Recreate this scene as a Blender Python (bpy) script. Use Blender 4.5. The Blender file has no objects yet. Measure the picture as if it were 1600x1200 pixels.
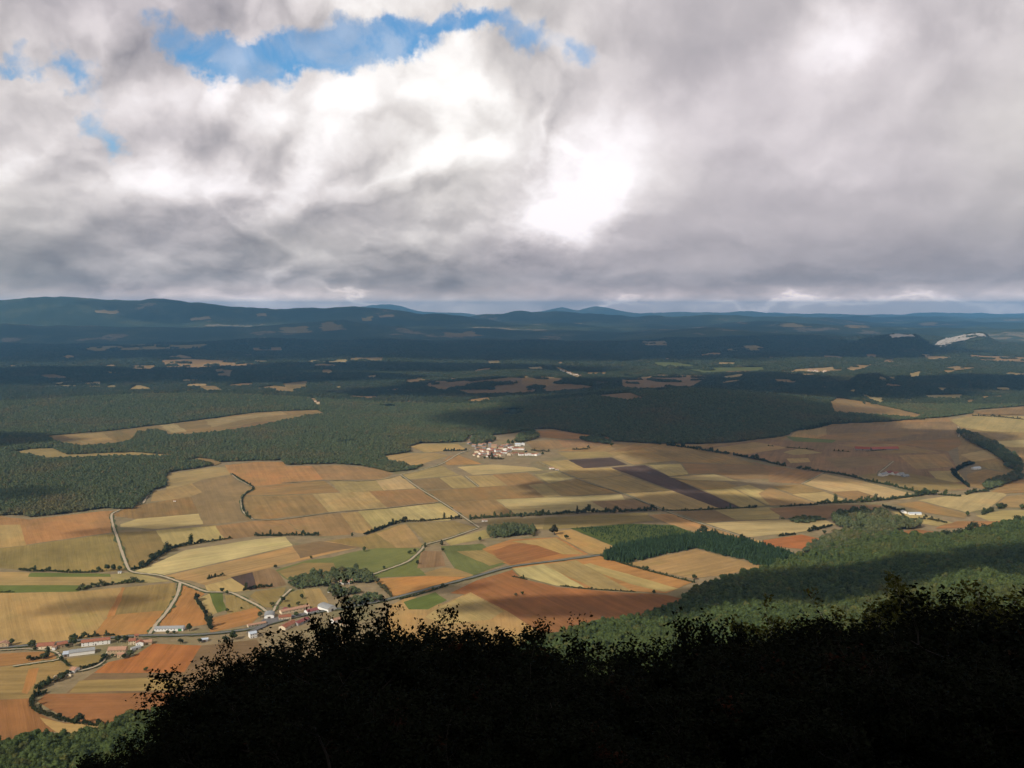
import bpy, bmesh, math, random
import numpy as np
from mathutils import Vector, noise as mnoise

# ------------------------------------------------------------------ camera, world, sun, exposure
scene = bpy.context.scene
COL = scene.collection
R = math.radians
CAM_Z = 460.0
FPX = 1443.0                                   # focal length in pixels of a 1600 px wide picture
PITCH = math.atan(120.0 / FPX)                 # looking slightly down
cam_d = bpy.data.cameras.new('camera')
cam_d.sensor_width = 36.0
cam_d.lens = 36.0 * FPX / 1600.0
cam_d.clip_start = 0.1
cam_d.clip_end = 200000.0
cam = bpy.data.objects.new('camera', cam_d)
COL.objects.link(cam)
cam.location = (0, 0, CAM_Z)
cam.rotation_euler = (math.pi / 2 - PITCH, 0, 0)
scene.camera = cam

SUN_EL = R(38.0)
SUN_PHI = R(43.0)                              # sun stands behind the camera, to its left
SUN_DIR = Vector((-math.sin(SUN_PHI) * math.cos(SUN_EL), -math.cos(SUN_PHI) * math.cos(SUN_EL), math.sin(SUN_EL)))
sun_d = bpy.data.lights.new('sun', 'SUN')
sun_d.energy = 4.3
sun_d.angle = R(0.5)
sun_d.color = (1.0, 0.945, 0.85)
sun = bpy.data.objects.new('sun', sun_d)
COL.objects.link(sun)
sun.location = SUN_DIR * 3000
sun.rotation_euler = SUN_DIR.to_track_quat('Z', 'Y').to_euler()

vs = scene.view_settings
vs.view_transform = 'Standard'
vs.look = 'None'
vs.exposure = 0.0
vs.gamma = 1.0
vs.use_curve_mapping = False
cy = scene.cycles
cy.use_denoising = True
try:
    cy.denoiser = 'OPENIMAGEDENOISE'
    cy.denoising_input_passes = 'RGB_ALBEDO_NORMAL'
    cy.denoising_prefilter = 'ACCURATE'
except Exception:
    pass
cy.max_bounces = 5
cy.diffuse_bounces = 2
cy.glossy_bounces = 1
cy.transmission_bounces = 2
cy.volume_bounces = 0
cy.transparent_max_bounces = 32
cy.use_adaptive_sampling = True
cy.adaptive_threshold = 0.02
cy.sample_clamp_indirect = 4.0


def ray(u, v):
    cx, cyy = (u - 800.0) / FPX, (600.0 - v) / FPX
    return np.array([cx, math.cos(PITCH) + cyy * math.sin(PITCH), -math.sin(PITCH) + cyy * math.cos(PITCH)])


def azel(u, v):
    d = ray(u, v)
    return math.atan2(d[0], d[1]), math.asin(d[2] / np.linalg.norm(d))


class NT:
    """small helper round a node tree"""
    def __init__(self, tree):
        self.t = tree
        self.n = tree.nodes
        self.l = tree.links

    def node(self, typ, **kw):
        nd = self.n.new(typ)
        for k, v in kw.items():
            setattr(nd, k, v)
        return nd

    def put(self, sock, val):
        if isinstance(val, bpy.types.NodeSocket):
            self.l.new(val, sock)
        else:
            sock.default_value = val

    def math(self, op, a, b=None, c=None, clamp=False):
        nd = self.node('ShaderNodeMath', operation=op, use_clamp=clamp)
        self.put(nd.inputs[0], a)
        if b is not None:
            self.put(nd.inputs[1], b)
        if c is not None:
            self.put(nd.inputs[2], c)
        return nd.outputs[0]

    def vmath(self, op, a, b=None, out=0, scale=None):
        nd = self.node('ShaderNodeVectorMath', operation=op)
        self.put(nd.inputs[0], a)
        if b is not None:
            self.put(nd.inputs[1], b)
        if scale is not None:
            self.put(nd.inputs['Scale'], scale)
        return nd.outputs[out]

    def noise(self, vec, scale, detail=4.0, rough=0.55, out='Fac', distort=0.0, lac=2.0):
        nd = self.node('ShaderNodeTexNoise', noise_dimensions='3D')
        self.put(nd.inputs['Vector'], vec)
        self.put(nd.inputs['Scale'], scale)
        self.put(nd.inputs['Detail'], detail)
        self.put(nd.inputs['Roughness'], rough)
        self.put(nd.inputs['Lacunarity'], lac)
        self.put(nd.inputs['Distortion'], distort)
        return nd.outputs[out]

    def ramp(self, fac, stops, interp='LINEAR'):
        nd = self.node('ShaderNodeValToRGB')
        cr = nd.color_ramp
        cr.interpolation = interp
        while len(cr.elements) > 1:
            cr.elements.remove(cr.elements[-1])
        cr.elements[0].position = stops[0][0]
        cr.elements[0].color = tuple(stops[0][1]) + (1,)
        for p, c in stops[1:]:
            e = cr.elements.new(p)
            e.color = tuple(c) + (1,)
        self.put(nd.inputs[0], fac)
        return nd.outputs[0]

    def mix(self, fac, a, b, mode='MIX'):
        nd = self.node('ShaderNodeMix', data_type='RGBA', blend_type=mode)
        self.put(nd.inputs[0], fac)
        for s, v in ((nd.inputs[6], a), (nd.inputs[7], b)):
            if isinstance(v, bpy.types.NodeSocket):
                self.l.new(v, s)
            else:
                s.default_value = tuple(v)[:3] + (1,)
        return nd.outputs[2]

    def maprange(self, val, a, b, c=0.0, d=1.0, smooth=True):
        nd = self.node('ShaderNodeMapRange', interpolation_type='SMOOTHSTEP' if smooth else 'LINEAR')
        self.put(nd.inputs[0], val)
        for i, x in enumerate((a, b, c, d)):
            self.put(nd.inputs[i + 1], x)
        return nd.outputs[0]


# ---- the sky: Nishita sky behind a broken deck of cloud
world = bpy.data.worlds.new('World')
scene.world = world
world.use_nodes = True
world.cycles.sampling_method = 'MANUAL'
world.cycles.sample_map_resolution = 512


def build_world():
    T = NT(world.node_tree)
    T.n.clear()
    tc = T.node('ShaderNodeTexCoord')
    D = tc.outputs['Generated']
    sep = T.node('ShaderNodeSeparateXYZ')
    T.l.new(D, sep.inputs[0])
    az = T.math('ARCTAN2', sep.outputs[0], sep.outputs[1])
    el = T.math('ARCSINE', sep.outputs[2])
    elc = T.math('MAXIMUM', el, 0.0)
    # the layers of the deck look thinner and wider towards the horizon
    zz = T.math('MULTIPLY', T.math('LOGARITHM', T.math('ADD', elc, 0.13), math.e), 0.36)
    comb = T.node('ShaderNodeCombineXYZ')
    T.l.new(sep.outputs[0], comb.inputs[0])
    T.l.new(sep.outputs[1], comb.inputs[1])
    T.l.new(zz, comb.inputs[2])
    Q = comb.outputs[0]
    # warp the map so that every outline is ragged
    w1 = T.noise(Q, 6.0, 6.0, 0.58, out='Color')
    w1 = T.vmath('SUBTRACT', w1, (0.5, 0.5, 0.5))
    w1m = T.vmath('MULTIPLY', w1, (0.17, 0.15, 0.0))
    pc = T.node('ShaderNodeCombineXYZ')
    T.l.new(az, pc.inputs[0])
    T.l.new(el, pc.inputs[1])
    P0 = pc.outputs[0]
    P = T.vmath('ADD', P0, w1m)
    w2 = T.noise(Q, 22.0, 6.0, 0.62, out='Color')
    w2 = T.vmath('MULTIPLY', T.vmath('SUBTRACT', w2, (0.5, 0.5, 0.5)), (0.085, 0.075, 0.0))
    Pg = T.vmath('ADD', T.vmath('ADD', P0, T.vmath('MULTIPLY', w1m, (0.5, 0.5, 0))), w2)

    def blobs(lst, start, src):
        acc = start
        for (u, v, ru, rv, w) in lst:
            a, e = azel(u, v)
            d = T.vmath('SUBTRACT', src, (a, e, 0.0))
            d = T.vmath('MULTIPLY', d, (FPX / ru, FPX / rv, 0.0))
            dd = T.vmath('DOT_PRODUCT', d, d, out=1)
            g = T.math('POWER', math.exp(-1.0), dd)
            acc = T.math('MULTIPLY_ADD', g, w, acc)
        return acc

    Qw = T.vmath('ADD', Q, T.vmath('MULTIPLY', w1, (0.10, 0.10, 0.10)))

    def lumps(q):
        """thickness of the cloud: rounded heads on soft masses"""
        a = T.math('ABSOLUTE', T.math('SUBTRACT', T.noise(q, 6.0, 5.0, 0.47), 0.5))
        return T.math('MULTIPLY_ADD', a, -1.5, T.noise(q, 5.0, 3.0, 0.5))

    d0 = lumps(Qw)
    d1 = lumps(T.vmath('ADD', Qw, (-0.008, 0.0, 0.026)))
    emb = T.math('SUBTRACT', d0, d1)              # lit heads, shaded undersides
    n1 = T.math('SUBTRACT', T.noise(Q, 3.2, 5.0, 0.5, distort=0.3), 0.5)
    n2 = T.math('SUBTRACT', T.noise(Q, 9.0, 7.0, 0.58), 0.5)
    n3 = T.math('SUBTRACT', T.noise(Q, 34.0, 6.0, 0.62), 0.5)
    B = blobs(SKY_BLOBS, 0.70, P)
    # some stretches of the deck are crisp heads, others a smooth veil
    crisp = T.maprange(T.math('ADD', n1, blobs([(500, 230, 480, 260, 0.45), (1350, 260, 420, 260, -0.35)], 0.0, P0)), -0.25, 0.35, 0.25, 1.0)
    B = T.math('MULTIPLY_ADD', n1, 0.26, B)
    B = T.math('MULTIPLY_ADD', n2, 0.15, B)
    B = T.math('MULTIPLY_ADD', n3, 0.05, B)
    B = T.math('MULTIPLY_ADD', T.math('MULTIPLY', emb, crisp), 1.15, B)
    band = T.math('MULTIPLY', T.maprange(el, 0.005, 0.03, 0.0, 1.0), T.maprange(el, 0.03, 0.14, 1.0, 0.0))
    B = T.math('MULTIPLY_ADD', band, -0.14, B)
    B = T.math('MULTIPLY_ADD', T.maprange(el, 0.0, 0.02, 1.0, 0.0), 0.04, B)
    ccol = T.ramp(B, SKY_RAMP)
    tint = T.noise(Q, 2.2, 2.0, 0.5)
    ccol = T.mix(T.maprange(tint, 0.35, 0.65, 0.0, 1.0), T.mix(1.0, ccol, (1.02, 0.975, 1.02), 'MULTIPLY'), T.mix(1.0, ccol, (1.015, 0.995, 0.975), 'MULTIPLY'))
    # beyond the edge of the deck the sky is light, all round the horizon
    ccol = T.mix(T.maprange(el, 0.0, 0.032, 1.0, 0.0), ccol, T.mix(1.0, ccol, (1.75, 1.55, 1.42), 'MULTIPLY'))
    # cover
    G = blobs(SKY_GAPS, 0.0, Pg)
    G = T.math('MULTIPLY_ADD', n2, 0.45, G)
    G = T.math('MULTIPLY_ADD', n3, 0.42, G)
    gap = T.maprange(G, 0.26, 0.78, 0.0, 0.95)
    veil = T.noise(Q, 15.0, 6.0, 0.6, distort=0.6)
    gap = T.math('MULTIPLY', gap, T.maprange(veil, 0.40, 0.62, 1.0, 0.70))
    sky = T.node('ShaderNodeTexSky', sky_type='NISHITA')
    sky.sun_disc = False
    sky.sun_elevation = SUN_EL
    sky.sun_rotation = math.atan2(SUN_DIR.x, SUN_DIR.y)
    sky.altitude = 1000.0
    sky.air_density = 1.3
    sky.dust_density = 0.1
    sky.ozone_density = 5.0
    blue = T.mix(1.0, sky.outputs[0], (0.62, 1.12, 1.30), 'MULTIPLY')
    cloud10 = T.vmath('SCALE', ccol, scale=10.0)
    out = T.mix(gap, cloud10, blue)
    bg = T.node('ShaderNodeBackground')
    T.l.new(out, bg.inputs['Color'])
    bg.inputs['Strength'].default_value = 0.1
    wo = T.node('ShaderNodeOutputWorld')
    T.l.new(bg.outputs[0], wo.inputs['Surface'])


# (u, v, radius u, radius v, weight) of the lights and darks of the deck, in directions from the viewpoint
SKY_BLOBS = [
    (690, 140, 80, 70, 0.24), (560, 150, 150, 60, 0.07), (330, 140, 170, 45, 0.10), (640, 215, 200, 70, 0.03),
    (885, 322, 85, 60, 0.44), (960, 270, 60, 50, 0.16), (850, 375, 60, 30, 0.18),
    (1290, 65, 70, 40, 0.26), (1180, 130, 90, 60, 0.10), (1080, 200, 90, 60, 0.10), (1000, 240, 60, 45, 0.10),
    (1080, 110, 90, 75, -0.17), (1480, 60, 140, 110, -0.05), (1500, 330, 260, 140, -0.02), (1330, 405, 280, 45, -0.07),
    (1180, 320, 120, 90, -0.03), (230, 275, 40, 35, 0.20), (390, 310, 80, 28, 0.20), (60, 330, 70, 30, 0.08),
    (200, 400, 110, 40, 0.05), (300, 200, 60, 45, -0.13), (400, 380, 130, 50, -0.08), (560, 370, 160, 50, 0.0),
    (60, 400, 120, 60, -0.12), (470, 430, 110, 25, 0.07), (650, 430, 200, 25, -0.10), (330, 445, 120, 18, -0.08),
    (80, 200, 140, 90, 0.06), (120, 45, 130, 55, -0.05), (960, 50, 90, 60, 0.02), (850, 200, 60, 60, -0.04),
    (1250, 448, 500, 14, -0.12), (930, 474, 60, 5, 0.30), (1420, 478, 260, 7, 0.16), (570, 470, 50, 5, 0.2),
    (200, 455, 300, 12, -0.06), (1250, 480, 120, 5, 0.15),
]
SKY_GAPS = [
    (400, 86, 110, 32, 0.84), (535, 80, 100, 36, 0.84), (700, 44, 130, 24, 0.80), (620, 85, 30, 22, 0.5),
    (905, 95, 34, 34, 0.62), (245, 40, 36, 26, 0.62), (120, 112, 36, 26, 0.62), (165, 205, 30, 42, 0.56),
    (835, 70, 30, 26, 0.45), (20, 98, 40, 14, 0.5), (330, 70, 50, 24, 0.45),
]
SKY_RAMP = [(0.0, (0.10, 0.115, 0.14)), (0.25, (0.195, 0.205, 0.235)), (0.45, (0.36, 0.355, 0.375)), (0.62, (0.545, 0.525, 0.53)),
            (0.78, (0.78, 0.75, 0.74)), (0.92, (0.99, 0.97, 0.96)), (1.0, (1.10, 1.08, 1.07))]
build_world()

HAZE_COL = (0.24, 0.60, 1.0)
HAZE_DENSITY = 4.1e-5
# ------------------------------------------------------------------ helpers
rng = np.random.default_rng(7)
random.seed(7)


def lin(c):
    return tuple((x / 255.0 / 12.92 if x / 255.0 <= 0.04045 else ((x / 255.0 + 0.055) / 1.055) ** 2.4) for x in c)


def ground(u, v, z=0.0):
    d = ray(u, v)
    t = (z - CAM_Z) / d[2]
    return np.array([d[0] * t, d[1] * t, z])


def project(x, y, z):
    """world -> photograph pixels (arrays)"""
    dz = z - CAM_Z
    cf = y * math.cos(PITCH) - dz * math.sin(PITCH)
    cu = y * math.sin(PITCH) + dz * math.cos(PITCH)
    cf = np.where(cf < 1e-3, 1e-3, cf)
    return 800 + FPX * x / cf, 600 - FPX * cu / cf


def inside(px, py, poly):
    poly = np.asarray(poly, float)
    res = np.zeros(np.shape(px), bool)
    n = len(poly)
    j = n - 1
    for i in range(n):
        xi, yi = poly[i]
        xj, yj = poly[j]
        with np.errstate(divide='ignore', invalid='ignore'):
            cond = ((yi > py) != (yj > py)) & (px < (xj - xi) * (py - yi) / (yj - yi + 1e-12) + xi)
        res ^= cond
        j = i
    return res


def _hash(ix, iy, seed):
    h = (ix * 374761393 + iy * 668265263 + seed * 974634777) & 0xFFFFFFFF
    h = ((h ^ (h >> 13)) * 1274126177) & 0xFFFFFFFF
    h = h ^ (h >> 16)
    return (h & 0xFFFFFF) / float(0xFFFFFF)


def vnoise(x, y, seed=0):
    x = np.asarray(x, float)
    y = np.asarray(y, float)
    ix = np.floor(x).astype(np.int64)
    iy = np.floor(y).astype(np.int64)
    fx, fy = x - ix, y - iy
    fx = fx * fx * (3 - 2 * fx)
    fy = fy * fy * (3 - 2 * fy)
    a, b = _hash(ix, iy, seed), _hash(ix + 1, iy, seed)
    c, d = _hash(ix, iy + 1, seed), _hash(ix + 1, iy + 1, seed)
    return (a * (1 - fx) + b * fx) * (1 - fy) + (c * (1 - fx) + d * fx) * fy


def fbm(x, y, seed=0, oct=5):
    s, a, t = 0.0, 1.0, 0.0
    for k in range(oct):
        s = s + a * vnoise(x * 2 ** k + 17.3 * k, y * 2 ** k - 9.1 * k, seed + k)
        t += a
        a *= 0.5
    return s / t


def sstep(a, b, x):
    t = np.clip((x - a) / (b - a), 0, 1)
    return t * t * (3 - 2 * t)


def link(name, mesh, parent=None, mat=None):
    o = bpy.data.objects.new(name, mesh)
    COL.objects.link(o)
    if mat is not None and mesh is not None and not mesh.materials:
        mesh.materials.append(mat)
    if parent is not None:
        o.parent = parent
    return o


def tag(o, label=None, cat=None, group=None, kind=None):
    for k, v in (('label', label), ('category', cat), ('group', group), ('kind', kind)):
        if v:
            o[k] = v
    return o


def empty(name, loc, rz=0.0):
    o = bpy.data.objects.new(name, None)
    COL.objects.link(o)
    o.empty_display_size = 1.0
    o.location = tuple(float(c) for c in loc)
    o.rotation_euler = (0, 0, rz)
    return o


def mesh_np(name, verts, faces, mat=None, smooth=False):
    me = bpy.data.meshes.new(name)
    verts = np.asarray(verts, np.float32)
    if isinstance(faces, np.ndarray) and faces.ndim == 2:
        k = faces.shape[1]
        me.vertices.add(len(verts))
        me.vertices.foreach_set('co', verts.ravel())
        me.loops.add(faces.size)
        me.loops.foreach_set('vertex_index', faces.astype(np.int32).ravel())
        me.polygons.add(len(faces))
        me.polygons.foreach_set('loop_start', np.arange(0, faces.size, k, dtype=np.int32))
        me.polygons.foreach_set('loop_total', np.full(len(faces), k, np.int32))
        me.update(calc_edges=True)
        me.validate()
    else:
        me.from_pydata([tuple(map(float, v)) for v in verts], [], [list(f) for f in faces])
        me.update()
    if smooth:
        me.polygons.foreach_set('use_smooth', np.ones(len(me.polygons), bool))
    if mat:
        me.materials.append(mat)
    return me


# ------------------------------------------------------------------ materials
def new_mat(name, rough=0.9, spec=0.1):
    m = bpy.data.materials.new(name)
    m.use_nodes = True
    T = NT(m.node_tree)
    b = m.node_tree.nodes['Principled BSDF']
    b.inputs['Roughness'].default_value = rough
    b.inputs['Specular IOR Level'].default_value = spec
    return m, T, b


def simple_mat(name, col, var=0.15, scale=0.5, rough=0.85, spec=0.15):
    m, T, b = new_mat(name, rough, spec)
    geo = T.node('ShaderNodeNewGeometry')
    n = T.noise(geo.outputs['Position'], scale, 4.0, 0.6)
    f = T.maprange(n, 0.25, 0.75, 1 - var, 1 + var, smooth=False)
    oi = T.node('ShaderNodeObjectInfo')
    f = T.math('MULTIPLY', f, T.maprange(oi.outputs['Random'], 0, 1, 0.9, 1.1, smooth=False))
    c = T.vmath('SCALE', tuple(col), scale=f)
    T.l.new(c, b.inputs['Base Color'])
    return m


def field_material():
    """ploughed soil and stubble: colour from the object, streaks along its working direction"""
    m, T, b = new_mat('field_soil', 0.95, 0.05)
    oi = T.node('ShaderNodeObjectInfo')
    col = oi.outputs['Color']
    geo = T.node('ShaderNodeNewGeometry')
    pos = geo.outputs['Position']
    at = T.node('ShaderNodeAttribute', attribute_type='OBJECT', attribute_name='furrow_angle')
    st = T.node('ShaderNodeAttribute', attribute_type='OBJECT', attribute_name='furrow_strength')
    rd = T.node('ShaderNodeAttribute', attribute_type='OBJECT', attribute_name='soil_redness')
    vr = T.node('ShaderNodeVectorRotate', rotation_type='Z_AXIS')
    T.l.new(pos, vr.inputs['Vector'])
    T.l.new(at.outputs['Fac'], vr.inputs['Angle'])
    loc = vr.outputs[0]
    off = T.math('MULTIPLY', oi.outputs['Random'], 977.0)
    cmb = T.node('ShaderNodeCombineXYZ')
    T.l.new(off, cmb.inputs[2])
    loc = T.vmath('ADD', loc, cmb.outputs[0])
    # streaks: noise drawn out along the rows
    s1 = T.noise(T.vmath('MULTIPLY', loc, (0.0035, 0.11, 1.0)), 1.0, 3.0, 0.6)
    s2 = T.noise(T.vmath('MULTIPLY', loc, (0.012, 0.40, 1.0)), 1.0, 2.0, 0.5)
    big = T.noise(T.vmath('MULTIPLY', loc, (0.006, 0.011, 1.0)), 1.0, 4.0, 0.62)
    mid = T.noise(T.vmath('MULTIPLY', loc, (0.035, 0.05, 1.0)), 1.0, 5.0, 0.65)
    fine = T.noise(T.vmath('MULTIPLY', loc, (0.3, 0.3, 1.0)), 1.0, 3.0, 0.7)
    k = T.math('MULTIPLY', T.math('SUBTRACT', s1, 0.5), 0.85)
    k = T.math('MULTIPLY_ADD', T.math('SUBTRACT', s2, 0.5), 0.35, k)
    k = T.math('MULTIPLY', k, st.outputs['Fac'])
    k = T.math('MULTIPLY_ADD', T.math('SUBTRACT', big, 0.5), 0.75, k)
    k = T.math('MULTIPLY_ADD', T.math('SUBTRACT', mid, 0.5), 0.45, k)
    k = T.math('MULTIPLY_ADD', T.math('SUBTRACT', fine, 0.5), 0.25, k)
    k = T.math('ADD', k, 1.0)
    c = T.vmath('SCALE', col, scale=k)
    red = T.maprange(big, 0.44, 0.66, 0.0, 0.55)
    red = T.math('MULTIPLY', red, rd.outputs['Fac'])
    c = T.mix(red, c, T.mix(1.0, c, (1.05, 0.83, 0.68), 'MULTIPLY'))
    # the soil of the valley changes across field boundaries
    soil_n = T.noise(pos, 0.0045, 5.0, 0.6)
    soil_m = T.noise(T.vmath('MULTIPLY', pos, (0.02, 0.012, 1.0)), 1.0, 5.0, 0.62)
    c = T.vmath('SCALE', c, scale=T.math('ADD', 1.0, T.math('MULTIPLY_ADD', T.math('SUBTRACT', soil_n, 0.5), 0.55, T.math('MULTIPLY', T.math('SUBTRACT', soil_m, 0.5), 0.40))))
    c = T.mix(T.maprange(soil_n, 0.52, 0.66, 0.0, 0.45), c, T.mix(1.0, c, (1.08, 0.90, 0.78), 'MULTIPLY'))
    # weeds greening in the hollows
    gr = T.noise(T.vmath('MULTIPLY', loc, (0.010, 0.018, 1.0)), 1.0, 4.0, 0.6)
    c = T.mix(T.maprange(gr, 0.55, 0.75, 0.0, 0.35), c, T.mix(1.0, c, (0.74, 0.92, 0.62), 'MULTIPLY'))
    T.l.new(c, b.inputs['Base Color'])
    bp = T.node('ShaderNodeBump')
    bp.inputs['Strength'].default_value = 0.5
    bp.inputs['Distance'].default_value = 1.0
    T.l.new(T.math('ADD', mid, s2), bp.inputs['Height'])
    T.l.new(bp.outputs[0], b.inputs['Normal'])
    return m


def leaf_mat(name, col, warm=(0.12, 0.07, 0.02), warm_amt=0.35, scale=0.004, rnd=0.45, detail=0.35):
    m, T, b = new_mat(name, 0.85, 0.08)
    geo = T.node('ShaderNodeNewGeometry')
    pos = geo.outputs['Position']
    oi = T.node('ShaderNodeObjectInfo')
    big = T.noise(pos, scale, 5.0, 0.6)
    c = T.mix(T.maprange(big, 0.48, 0.72, 0.0, warm_amt), col, warm)
    f = T.maprange(oi.outputs['Random'], 0, 1, 1 - rnd, 1 + rnd, smooth=False)
    n2 = T.noise(pos, detail, 3.0, 0.6)
    f = T.math('MULTIPLY', f, T.maprange(n2, 0.3, 0.7, 0.76, 1.24, smooth=False))
    # odd autumn-coloured tree
    odd = T.math('FRACT', T.math('MULTIPLY', oi.outputs['Random'], 37.7))
    c = T.mix(T.maprange(odd, 0.86, 0.97, 0.0, warm_amt), c, warm)
    c = T.vmath('SCALE', c, scale=f)
    T.l.new(c, b.inputs['Base Color'])
    return m


M = {}
M['field'] = field_material()
M['forest'] = leaf_mat('forest_leaves', (0.086, 0.102, 0.044), (0.150, 0.106, 0.044), 0.55, rnd=0.24)
M['forest_far'] = leaf_mat('far_forest_leaves', (0.054, 0.066, 0.030), (0.10, 0.078, 0.034), 0.55, rnd=0.25)
M['pine'] = leaf_mat('pine_needles', (0.035, 0.060, 0.026), (0.06, 0.07, 0.02), 0.2, rnd=0.3)
M['slope'] = leaf_mat('beech_leaves', (0.058, 0.078, 0.024), (0.115, 0.090, 0.024), 0.38, scale=0.006, rnd=0.26)
M['hedge'] = leaf_mat('hedge_leaves', (0.045, 0.055, 0.020), (0.09, 0.06, 0.03), 0.4, scale=0.02)
M['bark'] = simple_mat('bark', (0.055, 0.042, 0.032), 0.3, 3.0)
M['near_bark'] = simple_mat('shade_toned_bark', (0.012, 0.010, 0.008), 0.3, 3.0)  # bark colour darkened to carry the shade of the foreground
M['birch_bark'] = simple_mat('pale_bark', (0.30, 0.28, 0.24), 0.3, 3.0)
M['track'] = simple_mat('track_gravel', (0.37, 0.295, 0.20), 0.14, 0.12, 0.95, 0.05)
M['asphalt'] = simple_mat('asphalt', (0.135, 0.125, 0.115), 0.15, 0.15, 0.9, 0.1)
M['verge'] = simple_mat('verge_grass', (0.075, 0.085, 0.032), 0.35, 0.08, 0.95, 0.03)
M['white_wall'] = simple_mat('white_render', (0.80, 0.77, 0.70), 0.08, 0.4)
M['cream_wall'] = simple_mat('cream_render', (0.66, 0.54, 0.37), 0.12, 0.4)
M['stone_wall'] = simple_mat('ochre_stone', (0.46, 0.33, 0.19), 0.25, 0.9)
M['grey_wall'] = simple_mat('grey_render', (0.30, 0.28, 0.26), 0.15, 0.5)
M['red_roof'] = simple_mat('clay_tiles', (0.27, 0.105, 0.06), 0.28, 0.7)
M['bright_red_roof'] = simple_mat('lightened_clay_tiles', (0.34, 0.10, 0.06), 0.15, 0.5)  # tile red brightened in colour to make up for the cloud shade
M['pale_roof'] = simple_mat('weathered_tiles', (0.34, 0.19, 0.12), 0.28, 0.7)
M['maroon_roof'] = simple_mat('maroon_sheet', (0.20, 0.065, 0.06), 0.15, 0.5)
M['grey_roof'] = simple_mat('fibre_cement', (0.26, 0.26, 0.25), 0.18, 0.5)
M['blue_roof'] = simple_mat('galvanised_sheet', (0.42, 0.46, 0.50), 0.12, 0.5, 0.5, 0.4)
M['teal_roof'] = simple_mat('teal_sheet', (0.10, 0.30, 0.26), 0.1, 0.5)
M['glass'] = simple_mat('dark_glass', (0.03, 0.035, 0.04), 0.1, 1.0, 0.2, 0.5)
M['door'] = simple_mat('brown_door', (0.10, 0.06, 0.035), 0.15, 1.0)
M['green_door'] = simple_mat('green_door', (0.04, 0.20, 0.06), 0.1, 1.0)
M['rock'] = simple_mat('pale_limestone', (0.37, 0.325, 0.27), 0.3, 0.02)
M['water'] = simple_mat('pond_water', (0.25, 0.30, 0.34), 0.05, 0.01, 0.15, 0.5)


def terrain_mat(name, stops, scale, var=0.45, bump=14.0):
    m, T, b = new_mat(name, 0.95, 0.03)
    geo = T.node('ShaderNodeNewGeometry')
    pos = geo.outputs['Position']
    n = T.noise(pos, scale, 8.0, 0.62)
    c = T.ramp(n, stops)
    cell = T.noise(pos, 0.045, 4.0, 0.75)
    c = T.vmath('SCALE', c, scale=T.maprange(cell, 0.3, 0.7, 1 - var, 1 + var, smooth=False))
    T.l.new(c, b.inputs['Base Color'])
    bp = T.node('ShaderNodeBump')
    bp.inputs['Strength'].default_value = 1.0
    bp.inputs['Distance'].default_value = bump
    T.l.new(T.noise(pos, 0.03, 5.0, 0.7), bp.inputs['Height'])
    T.l.new(bp.outputs[0], b.inputs['Normal'])
    return m


M['hills'] = terrain_mat('wooded_hill_ground', [(0.3, (0.022, 0.032, 0.016)), (0.50, (0.032, 0.042, 0.020)), (0.56, (0.055, 0.062, 0.028)), (0.60, (0.040, 0.048, 0.022)),  # lighter green in the colour stands in for sunlit patches of forest
                                                (0.63, (0.15, 0.125, 0.075)), (0.66, (0.20, 0.155, 0.095)), (0.70, (0.05, 0.055, 0.026))], 0.0011)
M['forest_floor'] = terrain_mat('forest_floor', [(0.3, (0.030, 0.034, 0.016)), (0.7, (0.055, 0.055, 0.025))], 0.01)
M['plain'] = terrain_mat('dry_grass_ground', [(0.3, (0.20, 0.150, 0.080)), (0.5, (0.23, 0.170, 0.092)), (0.62, (0.17, 0.145, 0.070)), (0.8, (0.25, 0.18, 0.10))], 0.006, 0.22, 1.5)

# ------------------------------------------------------------------ terrain
FOOT_PX = [(-150, 1175), (0, 1162), (60, 1150), (100, 1152), (165, 1145), (200, 1124), (260, 1110), (400, 1085), (600, 1060),
           (800, 1020), (890, 985), (990, 968), (1060, 945), (1085, 923), (1130, 906), (1200, 889), (1275, 862), (1307, 850), (1320, 832),
           (1440, 838), (1500, 838), (1560, 822), (1610, 812), (1750, 790)]
_fw = np.array([ground(u, v)[:2] for u, v in FOOT_PX])
_o = np.argsort(_fw[:, 0])
FOOT_X, FOOT_Y = _fw[_o, 0], _fw[_o, 1]


def y_foot(x):
    x = np.asarray(x, float)
    y = np.interp(x, FOOT_X, FOOT_Y)
    y = y + np.clip(FOOT_X[0] - x, 0, None) * -0.10
    y = y + np.clip(x - FOOT_X[-1], 0, None) * 0.25
    return np.maximum(y, 500)


def t_mount(x, y):
    x = np.asarray(x, float)
    y = np.asarray(y, float)
    yf = y_foot(x)
    q = (yf - y) / yf
    qc = np.clip(q, 0, 1)
    z = 458.2 * qc ** 1.6
    z = np.where(y < 0, 458.2 + 60 * (1 - np.exp(np.minimum(y, 0) * 0.68 / 60)), z)
    z = z + (fbm(x / 160, y / 160, 31, 4) - 0.5) * 46 * np.clip(q * 4, 0, 1) * sstep(60, 260, np.hypot(x, y))
    z = np.where(q < 0, q * yf * 0.08, z)
    # the grassy ledge the viewer stands on
    led = 458.35 - 0.34 * np.maximum(y, 0) - 0.02 * x
    w = 1 - sstep(2.0, 6.0, y - 0.9 * np.clip(x - 0.5, 0, 9))
    w = w * (1 - sstep(14, 30, np.abs(x))) * sstep(-30, -5, y)
    z = np.where(y > -30, z * (1 - w) + led * w, z)
    return z


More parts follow.
